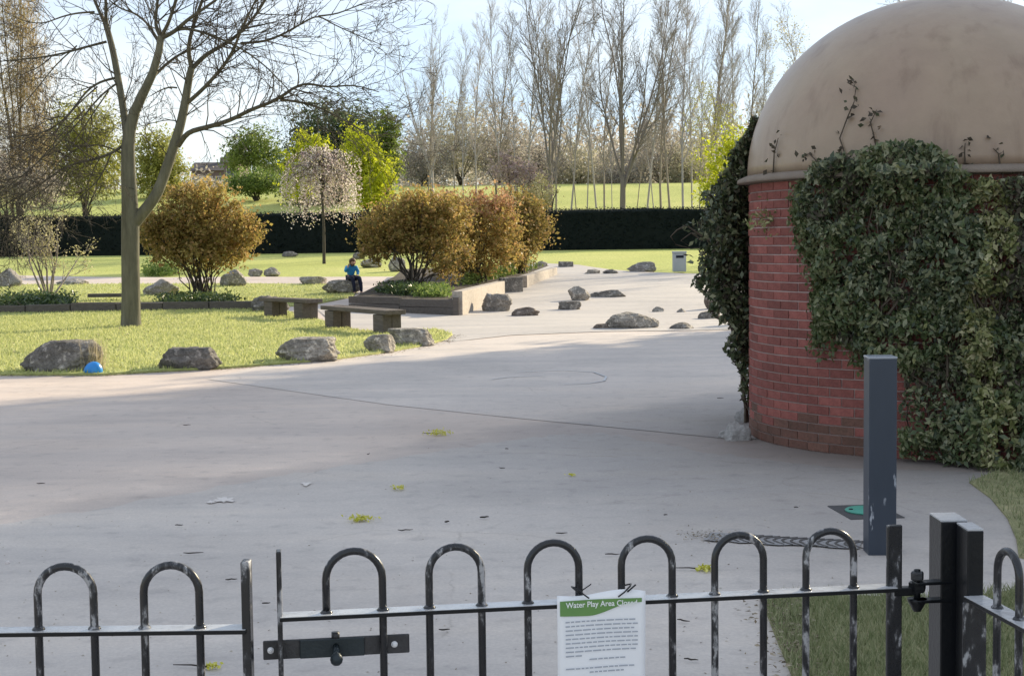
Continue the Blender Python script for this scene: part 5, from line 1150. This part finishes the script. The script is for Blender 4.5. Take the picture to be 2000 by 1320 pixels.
# ------------------------------------------------------------------ notice on the gate
def notice():
    tl = (on_gate(1083) - gA).length; tr = (on_gate(1254) - gA).length; w_ = tr - tl; h_ = .297; org = gA + gu * tl + gn * .034 + Vector((0, 0, .868 - h_))
    root = empty('notice', org, grz + .006); tag(root, 'white laminated notice with a green heading tied to the gate', 'notice')
    def wav(x, z): return -.006 * math.sin(x / w_ * 5 + z * 9) * .6 + .010 * ((z / h_ - 1) ** 2) * .5
    nx, nz_ = 14, 14; V = []; Fq = []
    for j in range(nz_ + 1):
        for i in range(nx + 1):
            x = w_ * i / nx; z = h_ * j / nz_ - .006 * math.sin(i / nx * 6) * (j == nz_) + .003 * math.sin(i / nx * math.pi)
            V.append((x, wav(x, z), z))
    for j in range(nz_):
        for i in range(nx): a = j * (nx + 1) + i; Fq.append((a, a + 1, a + nx + 2, a + nx + 1))
    sh = mesh_obj('sheet', np_mesh('sheet', V, Fq), M['paper'], root, True); md = sh.modifiers.new('solid', 'SOLIDIFY'); md.thickness = .0012; md.offset = 1
    def flat(name, pts_top, pts_bot, mat, off):
        V = [(x, wav(x, z) - off, z) for x, z in pts_top] + [(x, wav(x, z) - off, z) for x, z in pts_bot]; n = len(pts_top)
        return mesh_obj(name, np_mesh(name, V, [(n + i, n + i + 1, i + 1, i) for i in range(n - 1)]), mat, root)
    xs = [w_ * (.03 + .925 * i / 20) for i in range(21)]
    bot = [h_ - .050 - .004 * math.sin(min(x / w_ * 3.3, 3.14)) + .026 * float(sstep((x / w_ - .35) / .5)) for x in xs]
    flat('green_heading', [(x, h_ - .014) for x in xs], list(zip(xs, bot)), M['paper_green'], .0042)
    cu = bpy.data.curves.new('title', 'FONT'); cu.body = 'Water Play Area Closed'; cu.size = .0192; cu.align_x = 'CENTER'; cu.offset = .0003
    to = bpy.data.objects.new('tmp', cu); COL.objects.link(to); bpy.context.view_layer.update(); me = bpy.data.meshes.new_from_object(to.evaluated_get(bpy.context.evaluated_depsgraph_get())); bpy.data.objects.remove(to)
    for v in me.vertices: x = v.co.x * .93 + w_ * .5; z = v.co.y + h_ - .031; v.co = (x, wav(x, z) - .0058, z)
    me.materials.clear(); mesh_obj('title', me, M['ink_white'], root)
    g = random.Random(4); mb = MB(); z = h_ - .068; ln = 0
    while z > .03:
        x = w_ * .09; end = w_ * .91
        if ln in (9, 12, 15): x, end = w_ * .36, w_ * .78
        if ln in (10, 13): ln += 1; z -= .0105; continue
        if ln == 8: end = w_ * .3
        while x < end - .006:
            L = min(g.uniform(.007, .022), end - x); hh = .0032
            mb.poly([(x, wav(x, z) - .0040, z), (x + L, wav(x + L, z) - .0040, z), (x + L, wav(x + L, z + hh) - .0040, z + hh), (x, wav(x, z + hh) - .0040, z + hh)]); x += L + .0028
        z -= .0105; ln += 1
    mb.build('printed_lines', M['ink'], root)['kind'] = 'stuff'
    for px in (.275, .77):
        x = w_ * px; z = h_ + .003; t = MB(); s_ = 1 if px < .5 else -1
        t.tube([(x + s_ * .018, -.006, z - .012), (x + s_ * .004, -.009, z - .001), (x - s_ * .012, -.004, z + .012), (x - s_ * .02, .02, z + .012), (x - s_ * .004, .04, z + .004)], .0020, 6); t.tube([(x - s_ * .004, -.01, z), (x - s_ * .024, -.014, z + .018)], .0022, 6)
        if px < .5: t.tube([(x + .004, .01, z + .004), (x + .026, .005, z + .02)], .0016, 6)
        t.build('cable_tie', M['tie'], root, True)
notice()

# ================================================================== BOLLARD, COVER, TRACK
def bollard():
    g = G(1725, 1086); root = empty('bollard', (g.x, g.y + .08, 0), -.03); tag(root, 'square blue-grey metal bollard with white scuff marks', 'bollard')
    MB().box((0, 0, .53), (.149, .149, 1.08)).build('post', M['bollard'], root, False, .006)
    MB().box((0, 0, 1.0735), (.152, .152, .012)).build('cap', M['bollard_cap'], root, False, .004)
bollard()
def valve_cover():
    g = G(1690, 1001); root = empty('access_cover', (g.x, g.y, .0)); tag(root, 'round green access cover set in dark tarmac beside the bollard', 'cover')
    MB().box((-.0, 0, .006), (.34, .46, .008), .1).build('surround', M['dark_frame'], root, False, .003)
    lid = MB().lathe([(.002, .0), (.142, .0), (.146, .006), (.138, .012), (.002, .0125)], (.02, 0, .0105), 32).build('lid', M['teal'], root, True)
    MB().lathe([(.0, 0), (.014, 0), (.014, .003), (0, .003)], (-.09, 0, .0235), 10).build('key_hole', M['dark_void'], lid)
valve_cover()
def tyre_track():
    a = G(1400, 1052); b = G(1690, 1068); root = empty('tyre_print', a); tag(root, 'muddy tyre print with curved tread ridges leading to the bollard', 'tyre print'); d = (b - a); d.z = 0; L = d.length; u = d.normalized(); v = Vector((-u.y, u.x, 0)); n = 15
    pts = []
    g = random.Random(5)
    for s_, w0 in ((1, .12), (-1, .12)):
        for i in (range(13) if s_ > 0 else range(12, -1, -1)): pts.append(u * (L * i / 12 * 1.04 - .06) + v * s_ * w0 * g.uniform(.75, 1.15) + Vector((0, 0, .0125)))
    MB().poly(list(reversed(pts))).build('mud_patch', M['mud_stain'], root)
    for i in range(n):
        t = L * (.1 + .88 * i / n); mb = MB(); q = []
        for j in range(9):
            k = -1 + j / 4; q.append(u * (t + .07 * k * k + g.uniform(-.004, .004)) + v * k * .105 + Vector((0, 0, .014)))
        mb.tube(q, [.003, .005, .0065, .007, .007, .007, .0065, .005, .003], 6); mb.build('tread_ridge', M['mud'], root, True)
    q = G(1385, 1050) - a; rng = np.random.default_rng(8); C = np.array(q) + rng.normal(size=(160, 3)) * np.array([.09, .09, 0]); C[:, 2] = .016
    mesh_obj('debris', leaf_mesh('debris', C, .018, rng, .5, 0, np.array([0, 0, 2.]), flat=True), M['dry_leaf'], root)['kind'] = 'stuff'
tyre_track()

# ================================================================== BIN, HELMET
def bin_():
    g = G(1328, 531); k = pxm(g.y); root = empty('litter_bin', g); h_ = 40 / k; w_ = 25 / k; tag(root, 'pale grey square litter bin at the back of the play surface', 'bin')
    MB().box((0, .2, h_ * .45), (w_, w_ * .9, h_ * .9)).build('body', M['bin'], root, False, .02); MB().box((0, .2, h_ * .95), (w_ * 1.06, w_, h_ * .1)).build('lid', M['bin'], root, False, .02); MB().box((0, .2 - w_ * .455, h_ * .74), (w_ * .6, .02, h_ * .12)).build('slot', M['dark_void'], root)
bin_()
def helmet():
    g = G(182, 732); root = empty('helmet', (g.x, g.y, .0)); tag(root, 'small bright blue helmet lying on the lawn edge by the largest boulder', 'helmet'); bm = bmesh.new(); bmesh.ops.create_uvsphere(bm, u_segments=24, v_segments=14, radius=1)
    bmesh.ops.bisect_plane(bm, geom=bm.verts[:] + bm.edges[:] + bm.faces[:], plane_co=(0, 0, -.12), plane_no=(0, 0, -1), clear_outer=True)
    for v in bm.verts: v.co = Vector((v.co.x * .125 * (1 - .12 * v.co.z) , v.co.y * .10, (v.co.z + .12) * .135 + .02 * max(0, v.co.x)))
    me = bpy.data.meshes.new('shell'); bm.to_mesh(me); bm.free(); o = mesh_obj('shell', me, M['blue_plastic'], root, True); o.location = (0, 0, .03); o.rotation_euler = (.22, .1, .2); md = o.modifiers.new('s', 'SOLIDIFY'); md.thickness = .012
    MB().lathe([(.0, 0), (.085, 0), (.10, .012), (.0, .02)], (0, 0, .028), 16).build('lining', M['dark_void'], root, True)
    for x in (-.04, .0, .04): MB().box((x, -.055, .125), (.014, .05, .012), 0, Matrix.Rotation(.9, 3, 'X')).build('vent', M['dark_void'], root)
helmet()

# ================================================================== SEATED PERSON
def skin_obj(name, joints, edges, mat, parent, root_i=0, sub=2):
    me = bpy.data.meshes.new(name); me.from_pydata([j[0] for j in joints], edges, []); me.update()
    o = mesh_obj(name, me, mat, parent)
    ly = me.skin_vertices or None
    if not me.skin_vertices: me.attributes.new('tmp', 'FLOAT', 'POINT')
    md = o.modifiers.new('skin', 'SKIN'); md.use_smooth_shade = True
    if not me.skin_vertices:
        bm = bmesh.new(); bm.from_mesh(me); bm.verts.layers.skin.verify(); bm.to_mesh(me); bm.free()
    for i, (p, r) in enumerate(joints):
        sv = me.skin_vertices[0].data[i]; sv.radius = (r, r) if not hasattr(r, '__len__') else r; sv.use_root = (i == root_i)
    s2 = o.modifiers.new('sub', 'SUBSURF'); s2.levels = sub; s2.render_levels = sub
    return o
def person():
    base = P(686, 547, ROCKP.location.y - .04); 
    dg = bpy.context.evaluated_depsgraph_get(); dg.update()
    zs = [ (ROCKP.matrix_world @ v.co).z for v in ROCKP.data.vertices]
    loc = Vector((base.x, base.y, ROCKP.location.z + max(v.co.z for v in ROCKP.data.vertices) - .03))
    root = empty('person', loc); tag(root, 'person in a bright blue jacket and dark trousers sitting on a low boulder', 'person'); root.scale = (1.12, 1.12, 1.12); root.matrix_basis = Matrix.Translation(loc) @ Matrix.Rotation(.45, 4, 'Z') @ Matrix.Scale(1.08, 4)
    sh = .135
    J = [((0, .02, .07), .085), ((0, .03, .19), .08), ((0, -.01, .315), .09), ((0, -.06, .39), .055), ((0, -.09, .425), .034), ((0, -.13, .45), .06), ((0, -.15, .50), .080), ((0, -.145, .56), .055),
         ((sh, -.04, .36), .042), ((.185, -.05, .22), .032), ((.12, -.17, .13), .024), ((.10, -.21, .12), .020),
         ((-sh, -.04, .36), .042), ((-.20, -.11, .24), .032), ((-.15, -.19, .385), .024), ((-.13, -.21, .425), .020),
         ((.075, 0, .06), .072), ((.13, -.30, .075), .052), ((.16, -.34, -.16), .042), ((.17, -.33, -.33), .030), ((.18, -.43, -.355), .028),
         ((-.075, 0, .06), .072), ((-.08, -.31, .09), .052), ((-.05, -.36, -.15), .042), ((-.04, -.35, -.33), .030), ((-.04, -.45, -.355), .028)]
    E = [(0, 1), (1, 2), (2, 3), (3, 4), (4, 5), (5, 6), (6, 7), (2, 8), (8, 9), (9, 10), (10, 11), (2, 12), (12, 13), (13, 14), (14, 15), (0, 16), (16, 17), (17, 18), (18, 19), (19, 20), (0, 21), (21, 22), (22, 23), (23, 24), (24, 25)]
    body = skin_obj('body', J, E, M['skin'], root)
    for hb, dirv in ((Vector((.10, -.21, .12)), Vector((-.2, -.9, -.25))), (Vector((-.13, -.21, .425)), Vector((.35, -.3, .85)))):
        dirv.normalize(); side = dirv.cross(Vector((0, .6, 1))).normalized(); nrm = side.cross(dirv)
        mb = MB()
        for f, L in ((-1.5, .048), (-.5, .058), (.5, .055), (1.5, .044)):
            p = hb + side * f * .0095; mb.tube([p, p + dirv * L * .5 + nrm * .004, p + dirv * L * .8 - nrm * .008, p + dirv * L - nrm * .022], [.0072, .0068, .006, .0045], 6)
        p = hb + side * 2 * .009; mb.tube([p - dirv * .012, p + side * .018 + dirv * .012, p + side * .016 + dirv * .034 - nrm * .012], [.008, .007, .005], 6); mb.build('fingers', M['skin'], body, True)
    jj = [((0, .02, .10), .105), ((0, .03, .20), .102), ((0, -.005, .315), .108), ((0, -.05, .385), .072), ((0, -.075, .41), .052), ((sh, -.04, .36), .06), ((.188, -.05, .22), .05), ((.125, -.16, .135), .036), ((-sh, -.04, .36), .06), ((-.203, -.11, .24), .05), ((-.155, -.185, .37), .036)]
    skin_obj('jacket', jj, [(0, 1), (1, 2), (2, 3), (3, 4), (2, 5), (5, 6), (6, 7), (2, 8), (8, 9), (9, 10)], M['jacket'], root)
    tj = [((0, .02, .07), .09)] + [(p, r * 1.2) for p, r in J[16:20]] + [(p, r * 1.2) for p, r in J[21:25]]
    skin_obj('trousers', tj, [(0, 1), (1, 2), (2, 3), (3, 4), (0, 5), (5, 6), (6, 7), (7, 8)], M['navy'], root)
    for x in (.172, -.04): MB().tube([(x, -.30, -.36), (x, -.36, -.355), (x + .005, -.44, -.365), (x + .006, -.475, -.372)], [.030, .036, .034, .018], 10).build('shoe', M['shoe'], root, True)
    bm = bmesh.new(); bmesh.ops.create_icosphere(bm, subdivisions=3, radius=1)
    for v in bm.verts:
        p = v.co.copy(); k = 1 + .07 * mnoise.noise(p * 4)
        if p.y < -.35 and p.z < .05: k *= .84          # hairline leaves the face free
        v.co = Vector((p.x * .094, p.y * .10 + .012, p.z * (.10 if p.z > 0 else .125))) * k + Vector((0, -.135, .52))
    me = bpy.data.meshes.new('hair'); bm.to_mesh(me); bm.free(); mesh_obj('hair', me, M['hair'], root, True)
    MB().lathe([(.002, -.012), (.011, -.006), (.013, .004), (.004, .02), (.001, .024)], (0, -.226, .475), 8).build('nose', M['skin'], body, True)
    for s_ in (-1, 1): MB().lathe([(.001, -.006), (.007, 0), (.001, .006)], (s_ * .03, -.222, .493), 8).build('eye', M['navy'], body, True)
    MB().box((0, -.212, .447), (.032, .01, .006)).build('mouth', M['hair'], body)
person()

# ================================================================== SMALL LITTER ON THE PAVING
def catkin(px, py, label, seed, r=.05, twig=True, n=70):
    rng = np.random.default_rng(seed); g = G(px, py); root = empty('blossom_sprig', g); tag(root, label, 'sprig', 'fallen yellow-green sprigs')
    C = rng.normal(size=(n, 3)) * np.array([r, r * .8, r * .35]) * .5; C[:, 2] = np.abs(C[:, 2]) + .014
    mesh_obj('petals', leaf_mesh('petals', C, .024, rng, .6), M['catkin'], root)['kind'] = 'stuff'
    if twig: MB().tube([(-.015, 0, .014), (-.08, .01, .02), (-.16, .03, .016)], [.004, .0035, .002], 5).build('twig', M['litter_dark'], root, True)
catkin(859, 850, 'yellow-green sprig with a long twig, farthest out on the paving', 401, .11, True, 120)
catkin(779, 958, 'small flat yellow-green sprig on the paving, between two larger ones', 402, .055, False, 40)
catkin(704, 1019, 'yellow-green sprig lying just beyond the first gate hoop', 403, .075, False, 110)
catkin(1377, 1116, 'bright yellow-green sprig between the fourth and fifth gate hoops', 404, .05)
catkin(1116, 931, 'tiny yellow sprig in the middle of the paving', 405, .03, False, 20)
catkin(412, 1308, 'yellow-green sprig under the left fence panel', 406, .04, True, 30)
def twig(px, py, Lm, ang, label, r=.004, seed=0):
    g = G(px, py); q = random.Random(seed); u = Vector((math.cos(ang), math.sin(ang), 0)); v = Vector((-u.y, u.x, 0)); pts = [u * Lm * (t - .5) + v * Lm * q.uniform(-.06, .06) + Vector((0, 0, r + .012 + q.uniform(0, .004))) for t in (0, .25, .5, .75, 1)]
    o = MB().tube(pts, [r * .6, r, r, r * .8, r * .4], 5).build('twig', M['litter_dark'], None, True); o.location = g; tag(o, label, 'twig', 'fallen twigs')
TW = [(378, 1085, .11, .1, 'thin bent twig above the second left hoop'), (365, 833, .07, .3, 'short twig far left on the paving below the second boulder'), (792, 1040, .09, .15, 'dark twig with a knob above the first gate hoop'), (946, 1015, .06, .4, 'thick dark twig piece above the second gate hoop'), (873, 1024, .03, .2, 'tiny dark twig left of the thick piece'), (1196, 1088, .08, -.05, 'pale thin twig touching the fourth gate hoop'), (981, 918, .05, -.4, 'small twig in mid paving right of the flat sprig'), (1407, 780, .07, -.1, 'twig near the climbing shrub by the building'), (1097, 1046, .07, .1, 'flat twig above the third gate hoop'), (350, 1030, .05, 0, 'small twig far left of the first gate hoop'), (452, 1137, .06, .25, 'twig between the left fence end and its second hoop'), (520, 1184, .04, .1, 'tiny twig in the gap between fence and gate'), (868, 1236, .05, 0, 'oval twig curl behind the second and third gate bars'), (1335, 1218, .06, -.5, 'slanting twig behind the notice right side'), (1350, 1295, .06, -.4, 'slanting twig low behind the gate right of the notice'), (720, 890, .03, .8, 'tiny upright chip on the paving beyond the flat sprig'), (1300, 1010, .025, 0, 'dark speck of bark left of the tyre print'), (1555, 995, .03, 0, 'dark speck of bark left of the green cover'), (80, 948, .06, .1, 'short twig at the far left of the paving'), (990, 880, .03, .2, 'small chip of bark right of the long-twig sprig')]
for i, (x, y, L_, a, lb) in enumerate(TW): twig(x, y, L_, a, lb, .006 if 'thick' in lb else .0038, i)
def lawn_leaves():
    rng = np.random.default_rng(78); n = 500; P2 = np.array([(p[0], p[1]) for p in lawn_pts]); lo, hi = P2.min(0), P2.max(0)
    x = rng.uniform(max(lo[0], -9), hi[0], n * 4); y = rng.uniform(lo[1], hi[1], n * 4); k = inpoly(x, y, P2); x, y = x[k][:n], y[k][:n]
    C = np.stack([x, y, H(x, y) + .065], 1); tag(mesh_obj('lawn_leaves', leaf_mesh('lawn_leaves', C, .05, rng, .55, 0, np.array([0, 0, 2.]), flat=True), M['dry_leaf']), 'scattered dry leaves lying on the front lawn', 'leaves', kind='stuff')
    e = np.array([G(a, b)[:] for a, b in wob(LAWN_EDGE, 30, .6, 9)]); e = e + rng.normal(size=e.shape) * np.array([.05, .05, 0]); e = np.repeat(e, 8, 0) + rng.normal(size=(len(e) * 8, 3)) * np.array([.12, .06, 0]); e[:, 2] = .012
    tag(mesh_obj('edge_debris', leaf_mesh('edge_debris', e, .03, rng, .5, 0, np.array([0, 0, 2.5]), flat=True), M['dry_leaf']), 'dry debris gathered along the edge of the front lawn', 'debris', kind='stuff')
lawn_leaves()
def bits():
    rng = np.random.default_rng(77); n = 420; px = rng.uniform(-50, 1700, n); py = 860 + 460 * rng.uniform(0, 1, n) ** .9; C = np.array([G(x, y)[:] for x, y in zip(px, py)]); C[:, 2] += .006
    me = leaf_mesh('paving_grit', C, .014, rng, .5, 0, np.array([0, 0, 3.]), flat=True); tag(mesh_obj('paving_grit', me, M['dry_leaf']), 'tiny scattered grit and leaf bits over the foreground paving', 'grit', kind='stuff')
bits()
def pebble(px, py, label):
    o = rock((px - 4, px + 4, py - 8, py), 'house_white', label, int(px), .1, cat='pebble', name='pebble'); return o
pebble(14, 1102, 'small white pebble at the far left beside the fence')
